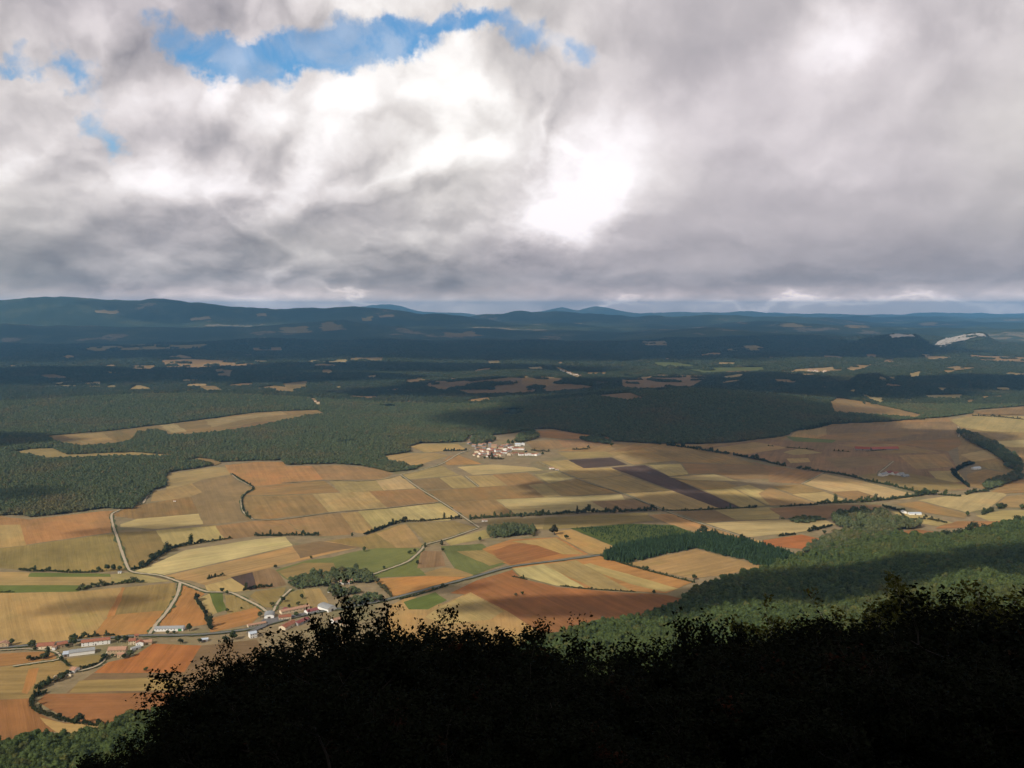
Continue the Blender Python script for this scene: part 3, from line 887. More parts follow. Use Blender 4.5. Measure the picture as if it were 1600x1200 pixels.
FAR_FIELDS = [  # clearings in the wooded hills
    ('t', [(71, 682), (172, 674), (270, 662), (400, 645), (495, 641), (512, 648), (480, 651), (400, 669), (345, 677), (300, 681), (262, 682), (257, 676), (237, 674), (217, 677), (205, 690), (182, 696),
           (160, 698), (127, 700), (85, 692)]),
    ('S', [(250, 665), (272, 662), (292, 675), (268, 677)]), ('o', [(172, 675), (188, 673), (205, 684), (200, 692), (183, 695)]),
    ('S', [(320, 657), (440, 643), (450, 648), (385, 655), (330, 668)]), ('b', [(345, 674), (400, 660), (440, 658), (400, 668)]),
    ('s', [(100, 681), (160, 677), (176, 688), (130, 694)]),
    ('s', [(15, 708), (50, 702), (82, 701), (105, 711), (207, 707), (277, 712), (262, 716), (207, 715), (135, 717), (75, 719)]),
    ('t', [(282, 721), (310, 716), (330, 718), (346, 724), (335, 728), (300, 722)]),
    ('S', [(48, 603), (110, 596), (159, 597), (157, 605), (100, 604)]), ('S', [(200, 609), (215, 601), (245, 610), (262, 615), (215, 613)]),
    ('t', [(272, 607), (335, 603), (352, 611), (280, 612)]), ('s', [(165, 604), (180, 602), (182, 606), (168, 607)]),
    ('t', [(250, 563), (300, 562), (400, 566), (395, 571), (325, 575), (260, 575)]), ('t', [(200, 572), (245, 571), (240, 577), (200, 577)]),
    ('p', [(335, 578), (365, 573), (360, 589), (340, 587)]),
    ('S', [(478, 563), (545, 562), (543, 567), (480, 567)]), ('s', [(395, 563), (420, 564), (418, 569), (396, 569)]),
    ('o', [(440, 600), (482, 595), (478, 606), (450, 608)]), ('t', [(400, 607), (430, 603), (478, 610), (455, 616), (405, 613)]),
    ('S', [(520, 603), (545, 598), (560, 604), (530, 607)]), ('s', [(483, 622), (492, 623), (502, 634), (494, 635)]),
    ('p', [(632, 594), (700, 589), (735, 597), (800, 590), (905, 601), (930, 606), (850, 613), (735, 616), (690, 604), (640, 600)]),
    ('b', [(660, 602), (720, 600), (730, 606), (690, 610)]), ('b', [(815, 588), (870, 590), (905, 600), (850, 604), (815, 600)]),
    ('p', [(970, 594), (1030, 586), (1110, 588), (1080, 605), (1030, 613), (970, 604)]), ('b', [(1000, 592), (1060, 589), (1080, 596), (1020, 600)]),
    ('p', [(925, 619), (985, 614), (1008, 624), (980, 627)]),
    ('S', [(820, 572), (850, 574), (848, 577), (825, 577)]), ('s', [(862, 574), (875, 575), (912, 589), (905, 592)]),
    ('S', [(1118, 567), (1150, 567), (1148, 572), (1125, 572)]), ('t', [(915, 582), (950, 581), (945, 585), (920, 585)]),
    ('t', [(1297, 628), (1310, 622), (1360, 630), (1445, 650), (1430, 655), (1302, 646)]), ('S', [(1325, 611), (1335, 609), (1390, 625), (1375, 630)]),
    ('t', [(1520, 643), (1610, 635), (1700, 634), (1700, 650), (1535, 648)]), ('S', [(1460, 606), (1490, 607), (1494, 613), (1470, 610)]),
    ('S', [(1445, 618), (1505, 617), (1500, 623), (1450, 622)]), ('s', [(1408, 625), (1420, 624), (1440, 632), (1425, 632)]),
    ('S', [(1238, 578), (1300, 574), (1367, 569), (1350, 576), (1300, 586), (1258, 587)]), ('t', [(1300, 573), (1365, 569), (1345, 576), (1305, 580)]),
    ('s', [(1438, 552), (1480, 555), (1492, 563), (1450, 562)]), ('t', [(1515, 555), (1600, 559), (1650, 562), (1600, 566), (1520, 563)]),
    ('t', [(1468, 576), (1520, 569), (1526, 575), (1480, 583)]), ('o', [(1372, 590), (1398, 586), (1400, 594), (1378, 596)]),
    ('s', [(1420, 584), (1440, 580), (1436, 588), (1422, 590)]),
    ('s', [(50, 483), (112, 480), (120, 483), (60, 486)]), ('s', [(148, 485), (185, 484), (180, 491), (150, 489)]), ('s', [(298, 498), (325, 495), (330, 499), (302, 501)]),
    ('s', [(400, 491), (417, 490), (416, 495), (402, 495)]), ('s', [(565, 497), (582, 494), (580, 502), (568, 502)]), ('s', [(592, 494), (615, 492), (612, 496), (594, 497)]),
    ('o', [(500, 506), (520, 503), (545, 516), (505, 518)]), ('o', [(440, 512), (480, 510), (490, 520), (440, 521)]), ('o', [(690, 520), (740, 517), (755, 525), (700, 527)]),
    ('s', [(1160, 541), (1180, 540), (1198, 545), (1165, 546)]), ('o', [(1130, 547), (1160, 543), (1200, 546), (1150, 550)]),
    ('s', [(1212, 507), (1245, 507), (1270, 511), (1225, 512)]), ('s', [(1320, 510), (1350, 508), (1358, 513), (1330, 513)]), ('s', [(1436, 506), (1460, 504), (1465, 509), (1445, 510)]),
    ('o', [(1000, 534), (1040, 533), (1045, 540), (1010, 540)]),
    ('o', [(100, 545), (210, 539), (330, 538), (310, 544), (150, 549)]), ('o', [(390, 544), (440, 543), (442, 548), (400, 548)]),
    ('o', [(545, 559), (600, 559), (598, 564), (548, 564)]), ('o', [(760, 563), (782, 563), (781, 569), (762, 569)]),
    ('g', [(1015, 566), (1060, 567), (1110, 575), (1200, 573), (1195, 580), (1100, 583), (1040, 575)]),
]

# more small clearings, scattered through the wooded hills
_rc = np.random.default_rng(4242)
_n = 0
while _n < 42:
    _u, _v = _rc.uniform(20, 1590), _rc.uniform(553, 632)
    if (850 < _u < 1290 and _v > 606) or (_u < 520 and _v > 612) or any(abs(_u - np.mean([q[0] for q in p])) < 45 and abs(_v - np.mean([q[1] for q in p])) < 7 for c, p in FAR_FIELDS):
        continue
    _w, _h = _rc.uniform(10, 38), _rc.uniform(1.2, 3.6)
    _a = np.sort(_rc.uniform(0, 2 * math.pi, 8))
    _t = _rc.uniform(-0.08, 0.10)
    FAR_FIELDS.append((str(_rc.choice(list('sttbpobS'))), [(_u + _w * math.cos(t) * _rc.uniform(0.6, 1.1), _v - _t * _w * math.cos(t) + _h * math.sin(t) * _rc.uniform(0.6, 1.1)) for t in _a]))
    _n += 1


def field_dir(poly):
    p = [ground(u, max(v, 500))[:2] for u, v in poly]
    best, ang = 0, 0
    for i in range(len(p)):
        d = p[(i + 1) % len(p)] - p[i]
        L = np.hypot(*d)
        if L > best:
            best, ang = L, math.atan2(d[1], d[0])
    return ang


def ragged(pts, step, amp, seed):
    """walk the outline and let it wander a little"""
    out = []
    r_ = np.random.default_rng(seed)
    n = len(pts)
    for i in range(n):
        a, b = np.array(pts[i]), np.array(pts[(i + 1) % n])
        L = np.hypot(*(b - a)[:2])
        k = max(1, int(L / step))
        nrm = np.array([-(b - a)[1], (b - a)[0]]) / max(L, 1e-6)
        for j in range(k):
            q = a[:2] + (b - a)[:2] * (j / k)
            q = q + nrm * r_.normal(0, amp) * (0.4 if j == 0 else 1.0)
            out.append(q)
    return out


def soil(o, code, seed, poly):
    r_ = np.random.default_rng(seed)
    c = np.array(lin(C_[code]))
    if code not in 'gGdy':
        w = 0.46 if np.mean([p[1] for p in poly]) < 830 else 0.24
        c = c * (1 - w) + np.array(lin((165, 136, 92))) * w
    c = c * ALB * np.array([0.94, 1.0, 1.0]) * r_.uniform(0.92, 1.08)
    c = c * (1 + r_.normal(0, 0.025, 3))
    o.color = (float(c[0]), float(c[1]), float(c[2]), 1.0)
    o['furrow_angle'] = float(-field_dir(poly))
    o['furrow_strength'] = float(r_.uniform(0.5, 1.0) if code in 'SsbptodrRk' else 0.4)
    o['soil_redness'] = float(r_.uniform(0.3, 1.0) if code in 'rRktb' else r_.uniform(0.0, 0.35))


FIELD_LABEL = {'S': 'pale stubble field', 's': 'straw coloured field', 't': 'tan stubble field', 'b': 'brown harrowed field', 'p': 'dull brown ploughed field', 'r': 'orange earth field',
               'R': 'red earth field', 'd': 'dark ploughed field', 'g': 'green meadow', 'G': 'bright green field', 'o': 'olive brown field', 'k': 'deep red brown field'}
placed = []
for i, (code, poly) in enumerate(FIELDS):
    pts = [ground(u, v)[:2] for u, v in poly]
    cx, cyy = np.mean([p[0] for p in poly]), np.mean([p[1] for p in poly])
    layer = 1 + sum(1 for q in placed if inside(np.array([cx]), np.array([cyy]), q)[0])
    placed.append(poly)
    area = 0.5 * sum(pts[k][0] * pts[(k + 1) % len(pts)][1] - pts[(k + 1) % len(pts)][0] * pts[k][1] for k in range(len(pts)))
    grown = []
    for k in range(len(pts)):                   # let neighbours meet: push the outline out a little
        e1, e2 = pts[k] - pts[k - 1], pts[(k + 1) % len(pts)] - pts[k]
        nn = np.array([e1[1], -e1[0]]) / np.hypot(*e1) + np.array([e2[1], -e2[0]]) / np.hypot(*e2)
        nn = nn / max(np.hypot(*nn), 0.5) * (1 if area > 0 else -1)
        grown.append(pts[k] + nn * min(2.6, 0.0012 * pts[k][1]))
    ring = ragged(grown, 22.0, 0.7, 100 + i)
    z = 0.03 * layer + 0.004 * i
    bm = bmesh.new()
    f = bm.faces.new([bm.verts.new((p[0], p[1], z)) for p in ring])
    if f.normal.z < 0:
        f.normal_flip()
    bmesh.ops.triangulate(bm, faces=bm.faces[:])
    for f in bm.faces:
        if f.normal.z < 0:
            f.normal_flip()
    me = bpy.data.meshes.new('field')
    bm.to_mesh(me)
    bm.free()
    o = link('field', me, plain, M['field'])
    soil(o, code, 300 + i, poly)


def drape(name, poly, parent, mat, lift, step, seed, T=t_land, rough=0.0):
    pts = []
    for u, v in poly:
        h = hit(u, v)
        if h is None:
            return None
        pts.append(h)
    ring = np.array(ragged(pts, step, step * (0.16 if pts[0][1] < 11000 else 0.5), seed))
    lo, hi = ring.min(0), ring.max(0)
    st = max(step, (hi - lo).max() / 60)
    gx, gy = np.arange(lo[0], hi[0] + st, st), np.arange(lo[1], hi[1] + st, st)
    bm = bmesh.new()
    f = bm.faces.new([bm.verts.new((p[0], p[1], 0)) for p in ring])
    bmesh.ops.triangulate(bm, faces=bm.faces[:])
    for x in gx[1:-1]:
        bmesh.ops.bisect_plane(bm, geom=bm.verts[:] + bm.edges[:] + bm.faces[:], plane_co=(x, 0, 0), plane_no=(1, 0, 0))
    for y in gy[1:-1]:
        bmesh.ops.bisect_plane(bm, geom=bm.verts[:] + bm.edges[:] + bm.faces[:], plane_co=(0, y, 0), plane_no=(0, 1, 0))
    co = np.array([v.co[:] for v in bm.verts])
    zz = T(co[:, 0], co[:, 1]) + lift
    if rough:
        zz = zz + rough * rng.random(len(zz))
    for v, z in zip(bm.verts, zz):
        v.co.z = z
    bm.normal_update()
    for f in bm.faces:
        if f.normal.z < 0:
            f.normal_flip()
    me = bpy.data.meshes.new(name)
    bm.to_mesh(me)
    bm.free()
    return link(name, me, parent, mat)


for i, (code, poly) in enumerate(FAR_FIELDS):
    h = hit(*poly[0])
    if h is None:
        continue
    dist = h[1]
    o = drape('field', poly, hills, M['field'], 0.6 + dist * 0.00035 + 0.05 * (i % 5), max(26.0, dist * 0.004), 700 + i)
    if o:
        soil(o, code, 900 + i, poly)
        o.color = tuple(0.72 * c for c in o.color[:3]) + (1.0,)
CLIFFS = ([(1448, 536), (1478, 529), (1510, 524), (1537, 522), (1541, 528), (1505, 534), (1470, 540)], [(1386, 525), (1400, 523.5), (1425, 525), (1430, 528), (1395, 529)])
for poly in CLIFFS:
    drape('cliff', poly, hills, M['rock'], 6.0, 45.0, 33, rough=10.0)
o = drape('pond', [(303, 582), (325, 582), (320, 586), (308, 586)], hills, M['water'], 4.0, 40.0, 34)

# ------------------------------------------------------------------ roads and tracks
def smooth_line(pts, n=8):
    P = [np.array(p, float) for p in pts]
    P = [2 * P[0] - P[1]] + P + [2 * P[-1] - P[-2]]
    out = []
    for i in range(1, len(P) - 2):
        for j in range(n):
            t = j / n
            a, b, c, d = P[i - 1], P[i], P[i + 1], P[i + 2]
            out.append(0.5 * (2 * b + (c - a) * t + (2 * a - 5 * b + 4 * c - d) * t * t + (3 * b - a - 3 * c + d) * t ** 3))
    out.append(P[-2])
    return np.array(out)


def ribbon(name, px, width, z, mat, label, cat, jit=0.12):
    line = smooth_line([ground(u, v)[:2] for u, v in px])
    tan = np.gradient(line, axis=0)
    tan /= np.linalg.norm(tan, axis=1)[:, None] + 1e-9
    nrm = np.stack([-tan[:, 1], tan[:, 0]], 1)
    w = width * 0.5 * (1 + rng.normal(0, jit, (len(line), 2)))
    a, b = line + nrm * w[:, :1], line - nrm * w[:, 1:]
    v = np.concatenate([np.c_[b, np.full(len(a), z)], np.c_[a, np.full(len(a), z)]])
    n = len(a)
    i = np.arange(n - 1)
    f = np.stack([i, i + 1, n + i + 1, n + i], 1)
    o = link(name, mesh_np(name, v, f, mat))
    return tag(o, label, cat, kind='structure')


TRACKS = [
    ([(188, 797), (177, 802), (174, 808), (178, 826), (183, 840), (190, 862), (198, 884), (203, 892), (215, 896), (250, 900), (280, 910), (300, 917), (322, 925), (345, 926), (362, 927), (385, 938), (405, 948), (416, 956)], 5.5),
    ([(282, 910), (277, 930), (262, 955), (245, 975), (233, 992)], 5.5),
    ([(427, 956), (433, 944), (440, 935), (455, 921)], 4.5),
    ([(577, 900), (600, 892), (635, 879), (650, 868), (660, 858), (667, 851), (700, 842), (747, 826)], 5.0),
    ([(749, 825), (724, 808), (690, 785), (656, 764), (626, 742)], 5.0),
    ([(626, 742), (660, 734), (690, 725), (716, 710), (735, 703)], 5.0),
    ([(626, 742), (600, 749), (560, 752), (510, 751), (440, 755)], 3.0),
    ([(395, 812), (440, 812), (520, 801), (605, 794), (655, 788), (690, 785)], 3.0),
    ([(224, 787), (230, 776), (238, 764), (250, 745), (262, 738)], 5.0),
    ([(727, 744), (737, 752), (748, 761)], 4.0),
    ([(1041, 799), (1075, 812), (1100, 820), (1160, 839)], 4.0),
    ([(1373, 744), (1374, 739), (1384, 731), (1396, 721)], 5.0),
    ([(842, 722), (870, 735), (920, 755), (975, 772), (1040, 799)], 3.5),
    ([(361, 740), (372, 750), (396, 763), (384, 771), (377, 781), (380, 800), (395, 812)], 3.5),
    ([(0, 1017), (30, 1015), (60, 1016), (85, 1019), (94, 1026), (88, 1032), (60, 1036), (20, 1042)], 3.5),
    ([(168, 1019), (163, 1032), (150, 1042), (130, 1048), (118, 1050)], 4.0),
    ([(1497, 667), (1500, 675), (1498, 683)], 6.0),
    ([(1252, 757), (1270, 748), (1287, 739)], 4.0),
]
for k, (px, w) in enumerate(TRACKS):
    ribbon('dirt_track', px, w + 3.0, 1.0 + 0.004 * k, M['verge'], 'grassy verge beside a pale dirt track across the plain', 'verge', 0.35).name = 'track_verge'
    ribbon('dirt_track', px, w * 0.85, 1.2 + 0.004 * k, M['track'], 'pale dirt track between the fields of the plain', 'track')
ROAD = [(-60, 1018), (0, 1013), (60, 1008), (140, 1000), (190, 996), (225, 994), (300, 993), (350, 989), (392, 983), (430, 973), (470, 963), (510, 955), (560, 947), (612, 936), (680, 918), (737, 903), (800, 886), (870, 877), (940, 868)]
ribbon('road_verge', ROAD, 10.0, 1.4, M['verge'], 'green verge along the paved road', 'verge', 0.2)
ribbon('paved_road', ROAD, 6.0, 1.5, M['asphalt'], 'grey paved road running through the two near villages', 'road', 0.02)
ribbon('village_street', [(388, 990), (415, 978), (440, 968), (465, 962), (490, 957)], 8.0, 1.55, M['asphalt'], 'grey paved street between the red roofed houses', 'street', 0.05)
ribbon('farm_yard', [(410, 970), (425, 970), (437, 968)], 22.0, 1.45, M['asphalt'], 'grey yard in front of the round roofed barn', 'yard', 0.1)

# ------------------------------------------------------------------ trees
def cube_sphere(n):
    vs_, fs = [], []
    g = np.linspace(-1, 1, n + 1)
    for ax in range(3):
        for s in (-1, 1):
            a, b = np.meshgrid(np.tan(g * math.pi / 4), np.tan(g * math.pi / 4), indexing='ij')
            p = np.zeros((n + 1, n + 1, 3))
            p[..., ax] = s
            p[..., (ax + 1) % 3] = a
            p[..., (ax + 2) % 3] = b
            base = len(vs_) * (n + 1) ** 2
            vs_.append(p.reshape(-1, 3))
            i = np.arange((n + 1) ** 2).reshape(n + 1, n + 1) + base
            q = np.stack([i[:-1, :-1].ravel(), i[1:, :-1].ravel(), i[1:, 1:].ravel(), i[:-1, 1:].ravel()], 1)
            fs.append(q if s > 0 else q[:, ::-1])
    v = np.concatenate(vs_)
    v /= np.linalg.norm(v, axis=1)[:, None]
    return v, np.concatenate(fs)


def leaf_quads(p, n, size, r_):
    """small leaf-clump faces at p, facing roughly n"""
    k = len(p)
    n = n + r_.normal(0, 0.55, (k, 3))
    n /= np.linalg.norm(n, axis=1)[:, None] + 1e-9
    t = np.cross(n, r_.normal(0, 1, (k, 3)))
    t /= np.linalg.norm(t, axis=1)[:, None] + 1e-9
    b = np.cross(n, t)
    s = size * r_.uniform(0.55, 1.35, (k, 1))
    a1 = p + t * s
    a2 = p + b * s * r_.uniform(0.35, 0.8, (k, 1))
    a3 = p - t * s * r_.uniform(0.6, 1.0, (k, 1))
    a4 = p - b * s * r_.uniform(0.35, 0.8, (k, 1)) + n * s * 0.25
    v = np.stack([a1, a2, a3, a4], 1).reshape(-1, 3)
    f = np.arange(4 * k).reshape(k, 4)
    return v, f


def crown_np(seed, kind='round', nleaf=220, lobes=6, leaf=0.16, core=3):
    """crown of unit radius standing on z = 0 (height depends on the kind)"""
    r_ = np.random.default_rng(seed)
    V, F, off = [], [], 0
    hz = {'round': 1.0, 'cone': 2.2, 'tall': 2.4, 'low': 0.8}[kind]
    cents = []
    for k in range(lobes):
        if kind == 'cone':
            h = (k + 0.5) / lobes
            cents.append((r_.normal(0, 0.06), r_.normal(0, 0.06), hz * (0.25 + 1.7 * h) * 0.95, 0.85 * (1 - h) + 0.14, 0.42))
        elif kind == 'tall':
            h = (k + 0.5) / lobes
            cents.append((r_.normal(0, 0.2), r_.normal(0, 0.2), hz * (0.22 + 0.95 * h), 0.85 * (1 - abs(h - 0.4)) + 0.1, 0.6))
        else:
            a = k * 2.4 + r_.uniform(-0.5, 0.5)
            rr = 0.0 if k == 0 else r_.uniform(0.35, 0.62)
            cents.append((rr * math.cos(a), rr * math.sin(a), hz * (1.05 + r_.uniform(-0.28, 0.42) + (0.3 if k == 0 else 0)), r_.uniform(0.38, 0.62), r_.uniform(0.42, 0.6)))
    cv, cf = cube_sphere(core)
    for (x, y, z, rr, rz) in cents:
        nz = np.array([mnoise.noise(Vector((p * 2.2 + (x * 9, y * 9, z * 9)).tolist())) for p in cv])
        v = cv * (1 + 0.35 * nz[:, None]) * np.array([rr, rr, rz]) * 0.86 + np.array([x, y, z])
        V.append(v)
        F.append(cf + off)
        off += len(v)
        k = max(6, int(nleaf / lobes))
        d = r_.normal(0, 1, (k, 3))
        d /= np.linalg.norm(d, axis=1)[:, None]
        d[:, 2] = np.where(d[:, 2] < -0.35, -d[:, 2], d[:, 2])
        p = d * np.array([rr, rr, rz]) * r_.uniform(0.82, 1.14, (k, 1)) + np.array([x, y, z])
        v, f = leaf_quads(p, d, leaf, r_)
        V.append(v)
        F.append(f + off)
        off += len(v)
    return np.concatenate(V), np.concatenate(F)


def tube_np(pts, rad, sides=5):
    pts = np.asarray(pts, float)
    n = len(pts)
    tan = np.gradient(pts, axis=0)
    tan /= np.linalg.norm(tan, axis=1)[:, None] + 1e-9
    ref = np.where(np.abs(tan[:, 2:3]) > 0.9, np.array([[1.0, 0, 0]]), np.array([[0, 0, 1.0]]))
    a = np.cross(tan, ref)
    a /= np.linalg.norm(a, axis=1)[:, None] + 1e-9
    b = np.cross(tan, a)
    th = np.arange(sides) * 2 * math.pi / sides
    v = pts[:, None, :] + np.asarray(rad, float)[:, None, None] * (np.cos(th)[None, :, None] * a[:, None, :] + np.sin(th)[None, :, None] * b[:, None, :])
    i = np.arange(n * sides).reshape(n, sides)
    j = np.roll(i, -1, axis=1)
    f = np.stack([i[:-1].ravel(), j[:-1].ravel(), j[1:].ravel(), i[1:].ravel()], 1)
    return v.reshape(-1, 3), f


protos = bpy.data.collections.new('tree_shapes')           # instanced by the woods only


def proto_collection(name, kinds, mat, n, **kw):
    c = bpy.data.collections.new(name)
    for k in range(n):
        v, f = crown_np(1000 + k * 7 + sum(map(ord, name)), kinds[k % len(kinds)], **kw)
        o = bpy.data.objects.new(name + '_tree', mesh_np(name + '_tree', v, f, mat))
        c.objects.link(o)
    return c


def gn_tree(coll):
    ng = bpy.data.node_groups.new('scatter_' + coll.name, 'GeometryNodeTree')
    ng.interface.new_socket('Geometry', in_out='INPUT', socket_type='NodeSocketGeometry')
    ng.interface.new_socket('Geometry', in_out='OUTPUT', socket_type='NodeSocketGeometry')
    N, L = ng.nodes, ng.links
    gi, go = N.new('NodeGroupInput'), N.new('NodeGroupOutput')
    iop = N.new('GeometryNodeInstanceOnPoints')
    ci = N.new('GeometryNodeCollectionInfo')
    ci.inputs['Collection'].default_value = coll
    ci.inputs['Separate Children'].default_value = True
    ci.inputs['Reset Children'].default_value = True
    iop.inputs['Pick Instance'].default_value = True
    def named(n, t):
        a = N.new('GeometryNodeInputNamedAttribute')
        a.data_type = t
        a.inputs['Name'].default_value = n
        return a.outputs['Attribute']
    L.new(gi.outputs[0], iop.inputs['Points'])
    L.new(ci.outputs[0], iop.inputs['Instance'])
    L.new(named('pick', 'INT'), iop.inputs['Instance Index'])
    L.new(named('turn', 'FLOAT_VECTOR'), iop.inputs['Rotation'])
    L.new(named('size', 'FLOAT_VECTOR'), iop.inputs['Scale'])
    L.new(iop.outputs[0], go.inputs[0])
    return ng


def scatter(name, P, size, coll, ng, label, cat='forest'):
    n = len(P)
    me = bpy.data.meshes.new(name)
    me.vertices.add(n)
    me.vertices.foreach_set('co', np.asarray(P, np.float32).ravel())
    me.update()
    a = me.attributes.new('pick', 'INT', 'POINT')
    a.data.foreach_set('value', rng.integers(0, len(coll.objects), n).astype(np.int32))
    a = me.attributes.new('turn', 'FLOAT_VECTOR', 'POINT')
    t = np.zeros((n, 3), np.float32)
    t[:, 2] = rng.uniform(0, 6.283, n)
    a.data.foreach_set('vector', t.ravel())
    a = me.attributes.new('size', 'FLOAT_VECTOR', 'POINT')
    a.data.foreach_set('vector', np.asarray(size, np.float32).ravel())
    o = link(name, me)
    md = o.modifiers.new('trees', 'NODES')
    md.node_group = ng
    tag(o, label, cat, kind='stuff')
    print(name, n)
    return o


C_round = proto_collection('broadleaf', ['round'], M['forest'], 6, nleaf=190, lobes=6, leaf=0.17, core=2)
C_slope = proto_collection('beech', ['round'], M['slope'], 6, nleaf=420, lobes=8, leaf=0.11, core=3)
C_far = proto_collection('far_broadleaf', ['low'], M['forest_far'], 5, nleaf=70, lobes=5, leaf=0.2, core=1)
C_pine = proto_collection('pine', ['cone', 'tall'], M['pine'], 5, nleaf=240, lobes=6, leaf=0.15, core=2)
G_round, G_slope, G_far, G_pine = (gn_tree(c) for c in (C_round, C_slope, C_far, C_pine))

def jitter_grid(x0, x1, y0, y1, s):
    gx, gy = np.meshgrid(np.arange(x0, x1, s), np.arange(y0, y1, s * 0.92))
    gx = gx + (np.arange(gx.shape[0]) % 2)[:, None] * s * 0.5
    x = gx.ravel() + rng.uniform(-0.33, 0.33, gx.size) * s
    y = gy.ravel() + rng.uniform(-0.33, 0.33, gx.size) * s
    return x, y


far_polys = [p for c, p in FAR_FIELDS] + list(CLIFFS)


def forest_band(name, y0, y1, s, coll, ng, label, hfac, rfac=0.66):
    w = y1 * 0.66
    x, y = jitter_grid(-w, w, y0, y1, s)
    keep = np.abs(x) < y * 0.62 + 60
    x, y = x[keep], y[keep]
    z = t_land(x, y)
    u, v = project(x, y, z)
    ok = ~inside(u, v, OPEN_PX)
    ok &= y > y_foot(x) + 30
    for p in far_polys:
        a = np.asarray(p)
        near = (u > a[:, 0].min() - 1) & (u < a[:, 0].max() + 1) & (v > a[:, 1].min() - 1) & (v < a[:, 1].max() + 4)
        if near.any():
            idx = np.where(near & ok)[0]
            inn = idx[inside(u[idx], v[idx], p) | (inside(u[idx], v[idx] - 2.2, p) & (y[idx] > 4300))]
            thin = (y[inn] > 4300) & (fbm(x[inn] / 150, y[inn] / 150, 12, 3) > 0.66)
            ok[inn[~thin]] = False
    # rough glades
    ok &= fbm(x / 260, y / 260, 5, 4) < 0.80
    x, y, z = x[ok], y[ok], z[ok]
    r = s * rfac * rng.uniform(0.75, 1.35, len(x))
    h = r * hfac * rng.uniform(0.8, 1.25, len(x))
    return scatter(name, np.c_[x, y, z - 0.2], np.c_[r, r, h], coll, ng, label)


forest_band('left_wood', 1700, 2900, 6.8, C_round, G_round, 'dark oak wood on the left behind the tan fields', 1.0)
forest_band('middle_forest', 2900, 4300, 8.0, C_round, G_round, 'broad dark green forest behind the middle village', 0.9)
forest_band('hill_forest', 4300, 6300, 11.0, C_far, G_far, 'wooded low hills with small clearings', 0.85, 0.72)
forest_band('distant_forest', 6300, 10500, 19.0, C_far, G_far, 'dark blue green forest far across the valley', 0.6, 0.75)

# woods standing in the plain
WOODS = [
    ('small_wood', [(1298, 812), (1318, 806), (1345, 802), (1382, 807), (1410, 815), (1438, 825), (1400, 830), (1350, 829), (1310, 824)], 'round', 7.5, 1.05, 'dark rounded wood between the fields at right'),
    ('scrub', [(1222, 812), (1260, 809), (1290, 812), (1262, 818), (1235, 817)], 'round', 6, 0.6, 'low green scrub left of the rounded wood'),
    ('pine_plantation', [(939, 868), (960, 858), (1000, 848), (1050, 842), (1092, 836), (1086, 857), (980, 880), (950, 876)], 'pine', 4.4, 0.85, 'dense green pine plantation beside the square tan field'),
    ('pine_belt', [(1087, 836), (1120, 838), (1180, 850), (1230, 866), (1250, 872), (1200, 886), (1088, 857)], 'pine', 4.4, 0.85, 'belt of pines behind the square tan field'),
    ('roadside_wood', [(762, 829), (800, 825), (832, 827), (836, 836), (800, 839), (766, 842)], 'round', 6, 1.15, 'dark clump of trees beside the red earth field'),
    ('copse', [(447, 908), (480, 902), (520, 898), (556, 892), (576, 899), (580, 910), (545, 913), (520, 916), (470, 920), (452, 918)], 'round', 6, 0.9, 'green copse between the pasture and the near village'),
    ('village_grove', [(512, 926), (545, 918), (590, 928), (610, 938), (560, 946), (520, 940)], 'round', 6, 0.85, 'garden trees behind the village barns'),
    ('riverside_trees', [(1498, 676), (1520, 680), (1560, 698), (1585, 716), (1596, 735), (1582, 738), (1570, 722), (1545, 706), (1510, 688)], 'round', 8, 1.0, 'line of dark trees along the stream at far right'),
    ('stream_wood', [(1535, 760), (1556, 752), (1580, 742), (1596, 740), (1598, 748), (1570, 758), (1545, 766)], 'round', 7, 1.0, 'dark trees on the low bank at far right'),
    ('foot_scrub', [(1255, 862), (1290, 842), (1320, 830), (1400, 833), (1385, 845), (1310, 860), (1280, 868)], 'round', 6.5, 0.9, 'scrub wood at the foot of the mountain'),
    ('village_trees', [(735, 690), (742, 684), (765, 683), (775, 688), (760, 694), (742, 696)], 'round', 7, 1.0, 'dark trees behind the middle village'),
    ('green_grove', [(805, 690), (812, 680), (835, 676), (842, 684), (830, 688), (812, 692)], 'round', 7, 1.0, 'bright green grove on the edge of the forest by the village'),
    ('hedge_wood', [(905, 686), (930, 684), (955, 690), (952, 694), (920, 691)], 'round', 7, 0.8, 'trees on the forest corner right of the village'),
    ('scrub', [(575, 727), (600, 726), (625, 732), (660, 728), (650, 733), (618, 739), (590, 734)], 'round', 7, 0.55, 'rough scrub on the edge of the middle forest'),
]
for k, (nm, poly, kind, s, hf, lab) in enumerate(WOODS):
    g = np.array([ground(u, v)[:2] for u, v in poly])
    x, y = jitter_grid(g[:, 0].min(), g[:, 0].max(), g[:, 1].min(), g[:, 1].max(), s)
    gl, sl = g - g.mean(0), 0.05 * (vnoise(x / 14, y / 14, 50 + k) - 0.45) * 2.4
    ok = inside(x + (x - g[:, 0].mean()) * sl, y + (y - g[:, 1].mean()) * sl * 2.5, g)
    if nm in ('village_grove', 'copse', 'scrub'):
        ok &= vnoise(x / 17, y / 17, 3 + k) > (0.52 if nm == 'village_grove' else 0.3)
    x, y = x[ok], y[ok]
    pine = kind == 'pine'
    r = s * (0.62 if pine else 0.70) * (rng.uniform(0.8, 1.3, len(x)) if pine else rng.uniform(0.55, 1.55, len(x)))
    h = r * hf * rng.uniform(0.8, 1.3, len(x))
    scatter(nm, np.c_[x, y, np.full(len(x), 0.1)], np.c_[r, r, h], C_pine if pine else C_round, G_pine if pine else G_round, lab, 'wood')
